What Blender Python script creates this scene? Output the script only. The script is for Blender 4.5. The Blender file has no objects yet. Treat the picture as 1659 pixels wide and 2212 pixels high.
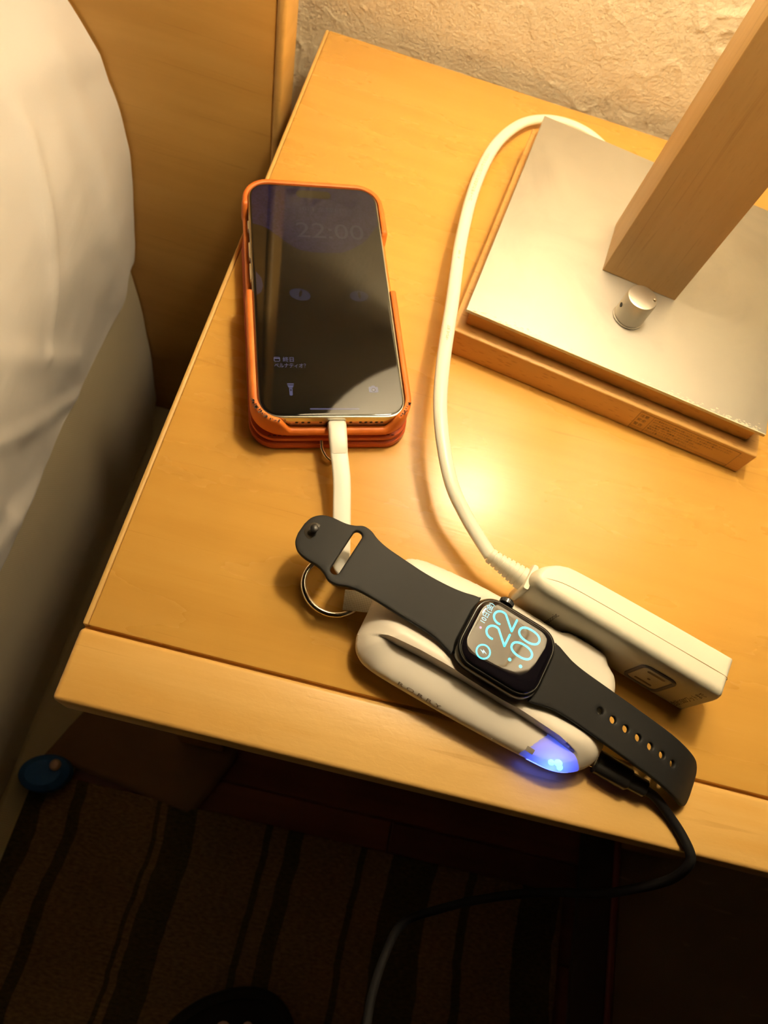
import bpy, bmesh, math, random
import numpy as np
from mathutils import Vector, Matrix, noise
from mathutils.geometry import delaunay_2d_cdt

# ------------------------------------------------------------------ camera
# world: metres, z = 0 is the top of the nightstand, wall along +y, floor at z = -0.45
SC = bpy.context.scene
COL = SC.collection
cd = bpy.data.cameras.new('camera'); cam = bpy.data.objects.new('camera', cd); COL.objects.link(cam)
R = ((0.96174537, 0.20676083, 0.17971033), (0.26316085, -0.87955576, -0.39637377), (0.07610655, 0.4285226, -0.90032004))
cam.matrix_world = Matrix(((R[0][0], -R[1][0], -R[2][0], 0.08668577), (R[0][1], -R[1][1], -R[2][1], -0.48409214),
                           (R[0][2], -R[1][2], -R[2][2], 0.30863261), (0, 0, 0, 1)))
cd.sensor_fit = 'HORIZONTAL'; cd.lens = 6.8; cd.sensor_width = 6.8*1659/1534.0
cd.clip_start = 0.01; cd.clip_end = 30
cd.dof.use_dof = True; cd.dof.focus_distance = 0.285; cd.dof.aperture_fstop = 4.5
SC.camera = cam
# ------------------------------------------------------------------ world, light, exposure
w = bpy.data.worlds.new('world'); SC.world = w; w.use_nodes = True
w.node_tree.nodes['Background'].inputs[0].default_value = (1.0, .75, .45, 1)
w.node_tree.nodes['Background'].inputs[1].default_value = 0.0
SC.view_settings.view_transform = 'Standard'; SC.view_settings.look = 'None'
SC.view_settings.gamma = 1; SC.view_settings.use_curve_mapping = False
SC.view_settings.exposure = 0.08
LAMP_COL = (1.0, .82, .54)
BULB = 232.0          # emission strength of the lamp's bulb
LED = 26.0

MM = .001
FLOOR = -.45
# ------------------------------------------------------------------ helpers
def link(o, parent=None):
    COL.objects.link(o)
    if parent: o.parent = parent
    return o
def tag(o, label=None, cat=None, group=None, kind=None):
    for k, v in (('label', label), ('category', cat), ('group', group), ('kind', kind)):
        if v: o[k] = v
    return o
def empty(name, loc=(0, 0, 0), rz=0, label=None, cat=None):
    o = bpy.data.objects.new(name, None); link(o); o.location = loc; o.rotation_euler = (0, 0, rz)
    o.empty_display_size = .02
    return tag(o, label, cat)
def mesh(name, V, F, m, parent=None, smooth=True, auto=None, fmats=None):
    me = bpy.data.meshes.new(name); me.from_pydata([tuple(v) for v in V], [], F); me.update()
    for mm in (m if isinstance(m, (list, tuple)) else [m]): me.materials.append(mm)
    bm = bmesh.new(); bm.from_mesh(me); bmesh.ops.recalc_face_normals(bm, faces=bm.faces); bm.to_mesh(me); bm.free()
    for p in me.polygons: p.use_smooth = smooth
    if fmats:
        for p, k in zip(me.polygons, fmats): p.material_index = k
    if smooth and auto: me.set_sharp_from_angle(angle=math.radians(auto))
    return link(bpy.data.objects.new(name, me), parent)
def S(x, a, b):
    t = min(1, max(0, (x-a)/(b-a))); return t*t*(3-2*t)
def rrect(w, h, r, n=8, cx=0, cy=0):
    P = []
    for sx, sy, a0 in ((1, 1, 0), (-1, 1, 90), (-1, -1, 180), (1, -1, 270)):
        for i in range(n+1):
            a = math.radians(a0+90*i/n)
            P.append((cx+sx*(w/2-r)+r*math.cos(a), cy+sy*(h/2-r)+r*math.sin(a)))
    return P
def srect(w, h, r, n=14, cx=0, cy=0, e=2.35):
    """rounded rectangle with superelliptic corners"""
    P = []
    for sx, sy, a0 in ((1, 1, 0), (-1, 1, 90), (-1, -1, 180), (1, -1, 270)):
        for i in range(n+1):
            a = math.radians(a0+90*i/n); c, s = math.cos(a), math.sin(a)
            P.append((cx+sx*(w/2-r)+r*math.copysign(abs(c)**(2/e), c), cy+sy*(h/2-r)+r*math.copysign(abs(s)**(2/e), s)))
    return P
def ring_loft(name, rings, m, parent=None, cap0=True, cap1=True, auto=40, closed=False):
    """rings: list of equally long loops of 3D points"""
    V = [p for r in rings for p in r]; n = len(rings[0]); F = []
    K = len(rings)
    for k in range(K if closed else K-1):
        for i in range(n):
            j = (i+1) % n; a = k*n; b = ((k+1) % K)*n
            F.append((a+i, a+j, b+j, b+i))
    if not closed:
        if cap0: F.append(tuple(range(n-1, -1, -1)))
        if cap1: F.append(tuple(range((K-1)*n, K*n)))
    return mesh(name, V, F, m, parent, True, auto)
def slab(name, w, h, r, prof, m, parent=None, cx=0, cy=0, auto=40, n=8, sup=False):
    """rounded rectangle plate; prof = [(inset, z), ...] all mm"""
    f = srect if sup else rrect
    rings = []
    for d, z in prof:
        rings.append([(x*MM, y*MM, z*MM) for x, y in f(w-2*d, h-2*d, max(.05, r-d*.9), n, cx, cy)])
    return ring_loft(name, rings, m, parent, auto=auto)
def box(name, x0, x1, y0, y1, z0, z1, m, parent=None, bev=.0, segs=2):
    """box in metres with rounded edges"""
    bm = bmesh.new(); bmesh.ops.create_cube(bm, size=1)
    for v in bm.verts:
        v.co = Vector(((x0+x1)/2+v.co.x*(x1-x0), (y0+y1)/2+v.co.y*(y1-y0), (z0+z1)/2+v.co.z*(z1-z0)))
    if bev: bmesh.ops.bevel(bm, geom=bm.edges[:], offset=bev, segments=segs, profile=.5, affect='EDGES')
    bmesh.ops.recalc_face_normals(bm, faces=bm.faces)
    me = bpy.data.meshes.new(name); bm.to_mesh(me); bm.free(); me.materials.append(m)
    if bev:
        for p in me.polygons: p.use_smooth = True
        me.set_sharp_from_angle(angle=math.radians(35))
    return link(bpy.data.objects.new(name, me), parent)
def spline(P, n, closed=False):
    P = [Vector(p) for p in P]; out = []; N = len(P)
    segs = N if closed else N-1
    for i in range(segs):
        p0, p1, p2, p3 = (P[(i-1) % N], P[i], P[(i+1) % N], P[(i+2) % N]) if closed else (P[max(i-1, 0)], P[i], P[i+1], P[min(i+2, N-1)])
        for k in range(n):
            t = k/n
            out.append(.5*((2*p1)+(p2-p0)*t+(2*p0-5*p1+4*p2-p3)*t*t+(3*p1-p0-3*p2+p3)*t**3))
    if not closed: out.append(P[-1])
    return out
def tube(name, P, rx, m, parent=None, rz=None, n=12, up=(0, 0, 1), closed=False, twist=None, auto=None):
    """swept tube, elliptical (rx across, rz along up); rx/rz numbers or functions of t"""
    P = [Vector(p) for p in P]; N = len(P); rings = []
    U = Vector(up)
    for i, p in enumerate(P):
        a = P[(i-1) % N] if closed else P[max(i-1, 0)]; b = P[(i+1) % N] if closed else P[min(i+1, N-1)]
        t = (b-a).normalized(); s = t.cross(U)
        if s.length < 1e-4: s = t.cross(Vector((1, 0, 0)))
        s.normalize(); q = s.cross(t).normalized(); tt = i/(N-1)
        A = rx(tt) if callable(rx) else rx
        B = (rz(tt) if callable(rz) else rz) if rz is not None else A
        tw = twist(tt) if twist else 0
        s2 = s*math.cos(tw)+q*math.sin(tw); q2 = q*math.cos(tw)-s*math.sin(tw)
        rings.append([tuple(p+s2*A*math.cos(2*math.pi*k/n)+q2*B*math.sin(2*math.pi*k/n)) for k in range(n)])
    return ring_loft(name, rings, m, parent, closed=closed, auto=auto)
def flat_ribbon(name, P, wid, th, m, parent=None, up=(0, 0, 1), r=.3, sides=None):
    """swept rounded-rectangle section"""
    P = [Vector(p) for p in P]; N = len(P); rings = []
    for i, p in enumerate(P):
        a = P[max(i-1, 0)]; b = P[min(i+1, N-1)]; t = (b-a).normalized()
        U = Vector(sides[i]) if sides else Vector(up)
        s = t.cross(U).normalized(); q = s.cross(t).normalized()
        ww = wid(i/(N-1)) if callable(wid) else wid
        rings.append([tuple(p+s*x+q*y) for x, y in rrect(ww, th, th*.42, 3)])
    return ring_loft(name, rings, m, parent, auto=50)
def lathe(name, prof, m, parent=None, loc=(0, 0, 0), axis='Z', n=32, auto=35, caps=True):
    """prof: [(radius, height)] metres"""
    rings = []
    for r, h in prof:
        r = max(r, 1e-5); L = []
        for k in range(n):
            a = 2*math.pi*k/n; x, y = r*math.cos(a), r*math.sin(a)
            v = (x, y, h) if axis == 'Z' else (x, h, y) if axis == 'Y' else (h, x, y)
            L.append((v[0]+loc[0], v[1]+loc[1], v[2]+loc[2]))
        rings.append(L)
    return ring_loft(name, rings, m, parent, caps, caps, auto=auto)
def text(name, s, size, m, parent, origin, xdir, ydir, extr=.00003, sx=1.0, align='LEFT', width=None, space=1.0):
    """flat print: lettering as thin geometry, origin/xdir/ydir in the parent's space"""
    c = bpy.data.curves.new(name, 'FONT'); c.body = s; c.size = size; c.extrude = extr; c.align_x = align; c.space_character = space
    c.resolution_u = 3
    o = bpy.data.objects.new(name, c); COL.objects.link(o)
    bpy.context.view_layer.update()
    dg = bpy.context.evaluated_depsgraph_get()
    me = bpy.data.meshes.new_from_object(o.evaluated_get(dg)); bpy.data.objects.remove(o)
    X = Vector(xdir).normalized(); Y = Vector(ydir).normalized(); Z = X.cross(Y)
    xs = [v.co.x for v in me.vertices] or [0, 1]
    if width: sx = width/(max(xs)-min(xs)+1e-9)
    for v in me.vertices:
        p = Vector(origin)+X*(v.co.x*sx)+Y*v.co.y+Z*(v.co.z+extr*.9); v.co = p
    me.name = name; me.materials.clear(); me.materials.append(m)
    return link(bpy.data.objects.new(name, me), parent)
def stroke(V, F, pts, wdt, z, n=6, closed=False):
    """rounded flat stroke in a plane: adds to V, F (2D points, mm)"""
    P = [Vector((p[0], p[1], 0)) for p in pts]; N = len(P); b = len(V)
    for i, p in enumerate(P):
        a = P[(i-1) % N] if closed else P[max(i-1, 0)]; c = P[(i+1) % N] if closed else P[min(i+1, N-1)]
        t = (c-a).normalized(); s = Vector((-t.y, t.x, 0))*wdt/2
        V.append((p.x+s.x, p.y+s.y, z)); V.append((p.x-s.x, p.y-s.y, z))
    for i in range(N if closed else N-1):
        j = (i+1) % N; F.append((b+2*i, b+2*i+1, b+2*j+1, b+2*j))
    if not closed:
        for p in (P[0], P[-1]):
            k = len(V)
            for q in range(16): V.append((p.x+wdt/2*math.cos(q*math.pi/8), p.y+wdt/2*math.sin(q*math.pi/8), z+.00))
            F.append(tuple(range(k, k+16)))
# ------------------------------------------------------------------ materials
def mat(name, col, rough=.5, metal=0, spec=.5, coat=0, coat_rough=.1, emit=None, estr=0, sheen=0, sub=0):
    m = bpy.data.materials.new(name); m.use_nodes = True; b = m.node_tree.nodes['Principled BSDF']
    b.inputs['Base Color'].default_value = (*col, 1); b.inputs['Roughness'].default_value = rough
    b.inputs['Metallic'].default_value = metal; b.inputs['Specular IOR Level'].default_value = spec
    b.inputs['Coat Weight'].default_value = coat; b.inputs['Coat Roughness'].default_value = coat_rough
    if sheen: b.inputs['Sheen Weight'].default_value = sheen
    if sub:
        b.inputs['Subsurface Weight'].default_value = sub; b.inputs['Subsurface Radius'].default_value = (.004, .002, .001)
    if emit:
        b.inputs['Emission Color'].default_value = (*emit, 1); b.inputs['Emission Strength'].default_value = estr
    return m
class N:
    def __init__(s, m): s.m = m; s.t = m.node_tree; s.b = s.t.nodes['Principled BSDF']
    def n(s, typ, **kw):
        x = s.t.nodes.new(typ)
        for k, v in kw.items():
            if k in x.inputs.keys(): x.inputs[k].default_value = v
            else: setattr(x, k, v)
        return x
    def l(s, a, ao, b, bi): s.t.links.new(a.outputs[ao], b.inputs[bi])
    def coord(s, scale=(1, 1, 1), kind='Object', rot=(0, 0, 0)):
        c = s.n('ShaderNodeTexCoord'); mp = s.n('ShaderNodeMapping'); mp.inputs['Scale'].default_value = scale; mp.inputs['Rotation'].default_value = rot
        s.l(c, kind, mp, 0); return mp
    def noise(s, mp, scale, detail=4, rough=.5, dist=0):
        x = s.n('ShaderNodeTexNoise'); x.inputs['Scale'].default_value = scale; x.inputs['Detail'].default_value = detail
        x.inputs['Roughness'].default_value = rough; x.inputs['Distortion'].default_value = dist; s.l(mp, 0, x, 0); return x
    def ramp(s, src, so, stops):
        r = s.n('ShaderNodeValToRGB'); e = r.color_ramp.elements
        while len(e) < len(stops): e.new(.5)
        for i, (p, c) in enumerate(stops):
            e[i].position = p; e[i].color = (*c, 1) if len(c) == 3 else c
        s.l(src, so, r, 0); return r
    def mix(s, a, ao, b, bo, fac=None, fo=0, typ='MIX', f=.5):
        x = s.n('ShaderNodeMix', data_type='RGBA', blend_type=typ); x.inputs[0].default_value = f
        s.t.links.new(a.outputs[ao], x.inputs[6]); s.t.links.new(b.outputs[bo], x.inputs[7])
        if fac: s.t.links.new(fac.outputs[fo], x.inputs[0])
        return x
    def bump(s, src, so, strength=.2, dist=.001, prev=None):
        x = s.n('ShaderNodeBump'); x.inputs['Strength'].default_value = strength; x.inputs['Distance'].default_value = dist
        s.l(src, so, x, 'Height')
        if prev: s.l(prev, 0, x, 'Normal')
        s.l(x, 0, s.b, 'Normal'); return x

def wood(name, base, dark, light, rough=.33, axis='X', grain=1.0, pores=0, coat=0, fig=.0):
    m = mat(name, base, rough, coat=coat, coat_rough=.25); k = N(m)
    st = {'X': (6, 70, 70), 'Y': (70, 6, 70), 'Z': (70, 70, 6)}[axis]
    mp = k.coord(st); a = k.noise(mp, 1.0*grain, 5, .6, .15)
    mp2 = k.coord({'X': (2, 14, 14), 'Y': (14, 2, 14), 'Z': (14, 14, 2)}[axis]); b = k.noise(mp2, 1, 3, .5, .15)
    r1 = k.ramp(a, 0, [(.35, dark), (.5, base), (.7, light)])
    r2 = k.ramp(b, 0, [(.38, dark), (.52, base), (.68, light)])
    mx = k.mix(r1, 0, r2, 0, f=.5); last, lo = mx, 2
    # dark hair-line streaks
    mp3 = k.coord({'X': (9, 260, 260), 'Y': (260, 9, 260), 'Z': (260, 260, 9)}[axis]); c = k.noise(mp3, 1, 2, .5, 1.2)
    r3 = k.ramp(c, 0, [(.66, (0, 0, 0)), (.74, (1, 1, 1))])
    dk = k.n('ShaderNodeRGB'); dk.outputs[0].default_value = (dark[0]*.72, dark[1]*.62, dark[2]*.5, 1)
    f = k.n('ShaderNodeMath', operation='MULTIPLY'); k.l(r3, 0, f, 0); f.inputs[1].default_value = .30
    mx = k.mix(last, lo, dk, 0, f, 0); last, lo = mx, 2
    if pores:
        mp4 = k.coord({'X': (130, 520, 520), 'Y': (520, 130, 520), 'Z': (520, 520, 130)}[axis]); v = k.n('ShaderNodeTexVoronoi'); k.l(mp4, 0, v, 0); v.inputs['Scale'].default_value = 1
        r4 = k.ramp(v, 0, [(.16, (1, 1, 1)), (.3, (0, 0, 0))]); f4 = k.n('ShaderNodeMath', operation='MULTIPLY'); k.l(r4, 0, f4, 0); f4.inputs[1].default_value = pores
        mx = k.mix(last, lo, dk, 0, f4, 0); last, lo = mx, 2
    k.l(last, lo, k.b, 'Base Color')
    fine = k.noise(k.coord({'X': (60, 900, 900), 'Y': (900, 60, 900), 'Z': (900, 900, 60)}[axis]), 1, 3)
    bp = k.bump(fine, 0, .06, .0004)
    if fig:
        q = k.noise(k.coord((300, 420, 300)), 1, 2, .5, .5); k.bump(q, 0, fig, .0006, bp)
    rr = k.noise(k.coord((12, 40, 12)), 1, 4); mr = k.n('ShaderNodeMapRange'); k.l(rr, 0, mr, 0)
    mr.inputs[3].default_value = rough-.05; mr.inputs[4].default_value = rough+.08; k.l(mr, 0, k.b, 'Roughness')
    return m
M = {}
MB, MD, ML = (.71, .385, .080), (.66, .345, .068), (.75, .425, .098)
M['top'] = wood('maple_top', MB, MD, ML, .26)
# light scuffs and dents on the worn top
k = N(M['top']); bc = k.b.inputs['Base Color'].links[0].from_socket
sc_ = k.noise(k.coord((22, 420, 60), rot=(0, 0, -.12)), 1, 2, .5, .1); rs = k.ramp(sc_, 0, [(.72, (0, 0, 0)), (.80, (1, 1, 1))])
fm = k.n('ShaderNodeMath', operation='MULTIPLY'); k.l(rs, 0, fm, 0); fm.inputs[1].default_value = .14
x = k.n('ShaderNodeMix', data_type='RGBA'); k.t.links.new(bc, x.inputs[6]); x.inputs[7].default_value = (.9, .68, .36, 1); k.l(fm, 0, x, 0); k.l(x, 2, k.b, 'Base Color')
M['strip'] = wood('maple_strip', (.72, .43, .125), MD, (.82, .53, .18), .36, fig=.10)
M['band'] = wood('maple_edge', (.70, .42, .12), (.62, .36, .09), (.76, .47, .15), .5, axis='Y')
M['headboard'] = wood('headboard_wood', (.72, .40, .10), (.64, .34, .075), (.78, .46, .13), .42)
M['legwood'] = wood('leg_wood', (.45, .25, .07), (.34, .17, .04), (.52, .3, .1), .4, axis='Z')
M['beech'] = wood('beech_base', (.66, .36, .10), (.55, .27, .06), (.74, .43, .14), .42, pores=.42)
M['post'] = wood('maple_post', (.66, .40, .15), (.56, .32, .10), (.74, .47, .20), .42, axis='Z', pores=.12)
M['ptop'] = wood('maple_post_plain', (.66, .40, .15), (.56, .32, .10), (.74, .47, .20), .42, axis='Z')
# stucco wall
M['wall'] = mat('stucco_wall', (.80, .70, .50), .85); k = N(M['wall'])
n1 = k.noise(k.coord((1, 1, 1)), 430, 3, .55); n2 = k.noise(k.coord((1, 1, 1)), 120, 3, .5, .8)
b1 = k.bump(n1, 0, .6, .0014); k.bump(n2, 0, .25, .0018, b1)
M['room'] = mat('room_paint', (.34, .28, .19), .9)
M['ceiling'] = mat('ceiling_paint', (.6, .52, .38), .9)
# fabric
M['sheet'] = mat('white_sheet', (.84, .80, .755), .8, sheen=.2, spec=.2); k = N(M['sheet'])
wv = k.noise(k.coord((900, 900, 900)), 1, 2); wr = k.noise(k.coord((7, 4, 9)), 1, 4, .55, .4); bb = k.bump(wv, 0, .10, .0004); k.bump(wr, 0, .35, .012, bb)
M['twill'] = mat('cream_twill', (.62, .54, .36), .85, sheen=.2, spec=.2); k = N(M['twill'])
wv = k.n('ShaderNodeTexWave'); wv.inputs['Scale'].default_value = 1; wv.inputs['Distortion'].default_value = .6; wv.inputs['Detail'].default_value = 1
mp = k.coord((1, 330, 170), rot=(0, 0, 0)); k.l(mp, 0, wv, 0)
wv.bands_direction = 'DIAGONAL'
r_ = k.ramp(wv, 1, [(0, (.50, .42, .26)), (1, (.60, .51, .33))]); k.l(r_, 0, k.b, 'Base Color'); k.bump(wv, 1, .2, .0004)
# plastics, metals
M['tap'] = mat('cream_plastic', (.86, .81, .65), .38, sub=.0)
M['tapdark'] = mat('socket_grey', (.27, .25, .28), .3)
M['tapslot'] = mat('slot_dark', (.30, .23, .15), .6)
M['print'] = mat('print_ink', (.10, .065, .03), .6)
M['printlt'] = mat('print_ink_light', (.62, .42, .20), .6)
M['cord'] = mat('white_cord', (.88, .85, .70), .35)
M['bank'] = mat('bank_white', (.84, .77, .66), .42)
M['bankface'] = mat('bank_face', (.60, .53, .44), .3)
M['bankdark'] = mat('bank_dark_strip', (.08, .08, .11), .4)
M['puck'] = mat('puck_white', (.8, .76, .7), .3)
M['cable'] = mat('white_flat_cable', (.84, .80, .70), .36)
M['chrome'] = mat('chrome', (.86, .82, .74), .12, 1)
M['alu'] = mat('brushed_aluminium', (.72, .70, .64), .38, 1); k = N(M['alu'])
st = k.noise(k.coord((18, 18, 18)), 1, 6, .6, 1.0); rr = k.ramp(st, 0, [(.3, (.46, .43, .38)), (.52, (.52, .49, .43)), (.72, (.55, .52, .45))]); k.l(rr, 0, k.b, 'Base Color')
mr = k.n('ShaderNodeMapRange'); k.l(st, 0, mr, 0); mr.inputs[3].default_value = .52; mr.inputs[4].default_value = .68; k.l(mr, 0, k.b, 'Roughness')
M['knob'] = mat('satin_knob', (.66, .62, .54), .42, 1)
M['hole'] = mat('hole_black', (.01, .01, .01), .6)
M['scuff'] = mat('white_wear', (.86, .80, .62), .7)
# phone
M['frame'] = mat('phone_titanium', (.62, .60, .52), .26, 1)
M['glass'] = mat('phone_glass', (.004, .004, .004), .035, spec=.65)
M['bezel'] = mat('phone_bezel', (.01, .01, .01), .12)
M['leather'] = mat('orange_leather', (.80, .205, .028), .48, spec=.4); k = N(M['leather'])
q = k.noise(k.coord((1, 1, 1)), 900, 3); q2 = k.noise(k.coord((1, 1, 1)), 60, 4); rr = k.ramp(q2, 0, [(.3, (.68, .15, .02)), (.7, (.86, .24, .035))]); k.l(rr, 0, k.b, 'Base Color'); k.bump(q, 0, .2, .0003)
M['leather2'] = mat('red_leather', (.56, .095, .022), .42, spec=.4); k = N(M['leather2'])
q = k.noise(k.coord((1, 1, 1)), 700, 3); k.bump(q, 0, .25, .0003)
M['scorch'] = mat('worn_black', (.035, .018, .008), .7)
M['thread'] = mat('dark_thread', (.16, .03, .012), .7)
def emis(name, col, s, base=(.004, .004, .004), rough=.05): return mat(name, base, rough, emit=col, estr=s)
M['ph_ico'] = emis('phone_icon_glow', (.5, .48, .85), .16)
M['ph_dim'] = emis('phone_dim_glow', (.45, .45, .8), .034)
M['ph_wall'] = emis('phone_wallpaper_glow', (.22, .15, .75), .03); k = N(M['ph_wall'])
q = k.noise(k.coord((1, 1, 1)), 700, 2); rr = k.ramp(q, 0, [(.3, (.10, .06, .4)), (.7, (.34, .24, .9))]); k.l(rr, 0, k.b, 'Emission Color')
M['ph_clock'] = emis('phone_clock_glow', (.4, .4, .75), .042)
# watch
M['case'] = mat('midnight_aluminium', (.018, .017, .016), .2, .6, coat=.3)
M['wglass'] = mat('watch_glass', (.006, .005, .008), .03, spec=.95)
M['wrubber'] = mat('black_rubber_band', (.015, .0145, .014), .6, spec=.32)
M['cyan'] = emis('watch_cyan', (.12, .95, 1.0), 1.3)
M['cyanw'] = emis('watch_white_cyan', (.45, .95, 1.0), 1.2)
M['pink'] = emis('watch_pink', (.9, .5, .75), .9)
M['smoke'] = mat('smoked_disc', (.05, .042, .032), .25)
M['black'] = mat('black_plastic', (.012, .011, .010), .38)
M['blackcable'] = mat('black_cable', (.008, .007, .007), .7, spec=.2)
M['led'] = mat('led_white_blue', (.3, .6, 1), .3, emit=(.018, .062, 1.0), estr=LED)
M['lens'] = mat('led_lens', (.42, .38, .44), .25, emit=(.06, .13, 1.0), estr=1.0); k = N(M['lens'])
c_ = k.n('ShaderNodeTexCoord'); vd = k.n('ShaderNodeVectorMath', operation='DISTANCE'); k.l(c_, 'Object', vd, 0); vd.inputs[1].default_value = (.0425, -.0300, .0115)   # light guide: fades away from the diodes
mr = k.n('ShaderNodeMapRange'); k.t.links.new(vd.outputs['Value'], mr.inputs[0]); mr.inputs[1].default_value = .001; mr.inputs[2].default_value = .018; mr.inputs[3].default_value = 1.75; mr.inputs[4].default_value = .35
pw_ = k.n('ShaderNodeMath', operation='POWER'); k.l(mr, 0, pw_, 0); pw_.inputs[1].default_value = 3.0; k.l(pw_, 0, k.b, 'Emission Strength')
# floor things
M['plank'] = mat('dark_red_wood_floor', (.30, .10, .05), .4); k = N(M['plank'])
q = k.noise(k.coord((4, 50, 4)), 1, 4); oi = k.n('ShaderNodeObjectInfo'); rr = k.ramp(q, 0, [(.3, (.15, .05, .025)), (.7, (.22, .08, .045))])
r2 = k.ramp(oi, 'Random', [(0, (.7, .7, .7)), (1, (1.15, 1.1, 1.05))]); mx = k.mix(rr, 0, r2, 0, typ='MULTIPLY', f=1.0); k.l(mx, 2, k.b, 'Base Color')
M['rug'] = mat('rug', (.42, .30, .16), .95, spec=.1); k = N(M['rug'])
M['mat'] = mat('scuffed_mat', (.34, .24, .14), .6); k = N(M['mat'])
q = k.noise(k.coord((18, 160, 1), rot=(0, 0, 1.0)), 1, 2, .5, .6); rr = k.ramp(q, 0, [(.68, (.17, .115, .06)), (.78, (.34, .24, .14))]); k.l(rr, 0, k.b, 'Base Color')
M['matrim'] = mat('mat_black_rim', (.05, .035, .025), .7)
M['maroon'] = mat('maroon_piping', (.20, .045, .03), .6)
M['blue'] = mat('blue_fabric', (.02, .12, .42), .6)
M['bead'] = mat('pale_bead', (.6, .4, .32), .5)
M['cloth'] = mat('brown_cloth', (.22, .125, .06), .8)
M['slipper'] = mat('black_slipper', (.012, .010, .009), .75)
M['skin'] = mat('skin', (.62, .30, .20), .5, sub=.05)
M['nail'] = mat('toenail', (.75, .45, .36), .3)
M['shade'] = mat('shade_fabric', (.90, .87, .80), .8)
sh = N(M['shade']); tr = sh.n('ShaderNodeBsdfTranslucent'); tr.inputs[0].default_value = (.85, .78, .66, 1); ms = sh.n('ShaderNodeMixShader'); ms.inputs[0].default_value = .26
sh.t.links.new(sh.b.outputs[0], ms.inputs[1]); sh.t.links.new(tr.outputs[0], ms.inputs[2]); sh.t.links.new(ms.outputs[0], sh.t.nodes['Material Output'].inputs[0])
M['bulb'] = mat('bulb_glow', (1, 1, 1), .5, emit=LAMP_COL, estr=BULB)
M['brass'] = mat('socket_metal', (.7, .6, .4), .3, 1)
rng = random.Random(4)

# ================================================================== STRUCTURE
def plane_grid(name, xs, zs, fn, m, flip=False):
    V = [fn(x_, z_) for z_ in zs for x_ in xs]; nx = len(xs); F = []
    for j in range(len(zs)-1):
        for i in range(nx-1): F.append((j*nx+i, j*nx+i+1, (j+1)*nx+i+1, (j+1)*nx+i))
    return mesh(name, V, F, m, None, True)
# stucco wall with trowel ridges as real relief where it shows
def wally(x_, z_):
    if not (-.06 < x_ < .56 and -.06 < z_ < .24): return .016
    e = S(x_, -.06, -.03)*(1-S(x_, .53, .56))*S(z_, -.06, -.04)*(1-S(z_, .21, .24))
    p = Vector((x_, z_, .3))
    h = .0011*noise.fractal(p*55, 1, 2.1, 4)
    r = 1-abs(noise.noise(p*26+Vector((3.1, 0, 0))+.5*Vector((noise.noise(p*40), noise.noise(p*40+Vector((9, 0, 0))), 0))))
    h += .0012*max(0, (r-.90)/.10)**1.5
    mask = S(noise.noise(p*9+Vector((7, 2, 0))), -.2, .35)
    return .016-e*(h*(.35+.9*mask)+.0008*noise.noise(p*14))
xs = list(np.linspace(-2.4, -.06, 8))+list(np.linspace(-.058, .558, 440))+list(np.linspace(.56, 1.9, 8))
zs = list(np.linspace(FLOOR, -.06, 6))+list(np.linspace(-.058, .238, 212))+list(np.linspace(.24, 1.95, 8))
tag(plane_grid('wall_back', xs, zs, lambda a, b: (a, wally(a, b), b), M['wall']), kind='structure')
def quad(name, V, m): return tag(mesh(name, V, [(0, 1, 2, 3)], m, None, False), kind='structure')
quad('wall_left', [(-2.4, .016, FLOOR), (-2.4, -3.2, FLOOR), (-2.4, -3.2, 1.95), (-2.4, .016, 1.95)], M['room'])
quad('wall_right', [(1.9, .016, FLOOR), (1.9, -3.2, FLOOR), (1.9, -3.2, 1.95), (1.9, .016, 1.95)], M['room'])
quad('wall_front', [(-2.4, -3.2, FLOOR), (1.9, -3.2, FLOOR), (1.9, -3.2, 1.95), (-2.4, -3.2, 1.95)], M['room'])
quad('ceiling', [(-2.4, .016, 1.95), (-2.4, -3.2, 1.95), (1.9, -3.2, 1.95), (1.9, .016, 1.95)], M['ceiling'])
fl = quad('floor', [(-2.4, .016, FLOOR-.004), (1.9, .016, FLOOR-.004), (1.9, -3.2, FLOOR-.004), (-2.4, -3.2, FLOOR-.004)], M['plank'])
# floorboards run along x; near the bed each board is a piece of its own
y = 0.0; row = 0
while y > -3.19:
    y1 = max(y-.09, -3.2); xx = -2.4+(row*.37 % .7)-.7
    if row < 9:
        while xx < 1.9:
            a, b = max(xx, -2.4), min(xx+.72, 1.9)
            if b-a > .02: box('plank', a+.0006, b-.0006, y1+.0006, y-.0006, FLOOR-.004, FLOOR, M['plank'], fl, .0008, 1)
            xx += .72
    else:
        box('plank', -2.4, 1.9, y1+.0006, y-.0006, FLOOR-.004, FLOOR, M['plank'], fl, .0008, 1)
    y = y1; row += 1

# ================================================================== NIGHTSTAND
TW_ = .52
ns = empty('nightstand', (0, 0, FLOOR), 0, 'maple nightstand with a grooved front strip, carrying the phone, charger and lamp', 'nightstand')
H0 = -FLOOR
box('top_panel', .0025, TW_, -.4239, -.001, H0-.022, H0, M['top'], ns, .0008, 2)
box('edge_band', 0, .0024, -.4239, -.001, H0-.022, H0-.0001, M['band'], ns, .0009, 2)
box('front_strip', .0, TW_, -.4558, -.4251, H0-.022, H0, M['strip'], ns, .0022, 4)
box('tongue', .001, TW_-.001, -.4252, -.4238, H0-.020, H0-.0030, M['strip'], ns)
for lx in (.006, TW_-.052):
    for ly in (-.425, -.055):
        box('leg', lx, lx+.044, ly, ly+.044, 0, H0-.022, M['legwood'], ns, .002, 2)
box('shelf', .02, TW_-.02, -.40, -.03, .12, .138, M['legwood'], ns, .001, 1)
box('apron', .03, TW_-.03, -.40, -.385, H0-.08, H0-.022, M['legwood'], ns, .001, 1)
box('apron', .03, TW_-.03, -.045, -.03, H0-.08, H0-.022, M['legwood'], ns, .001, 1)

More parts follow.
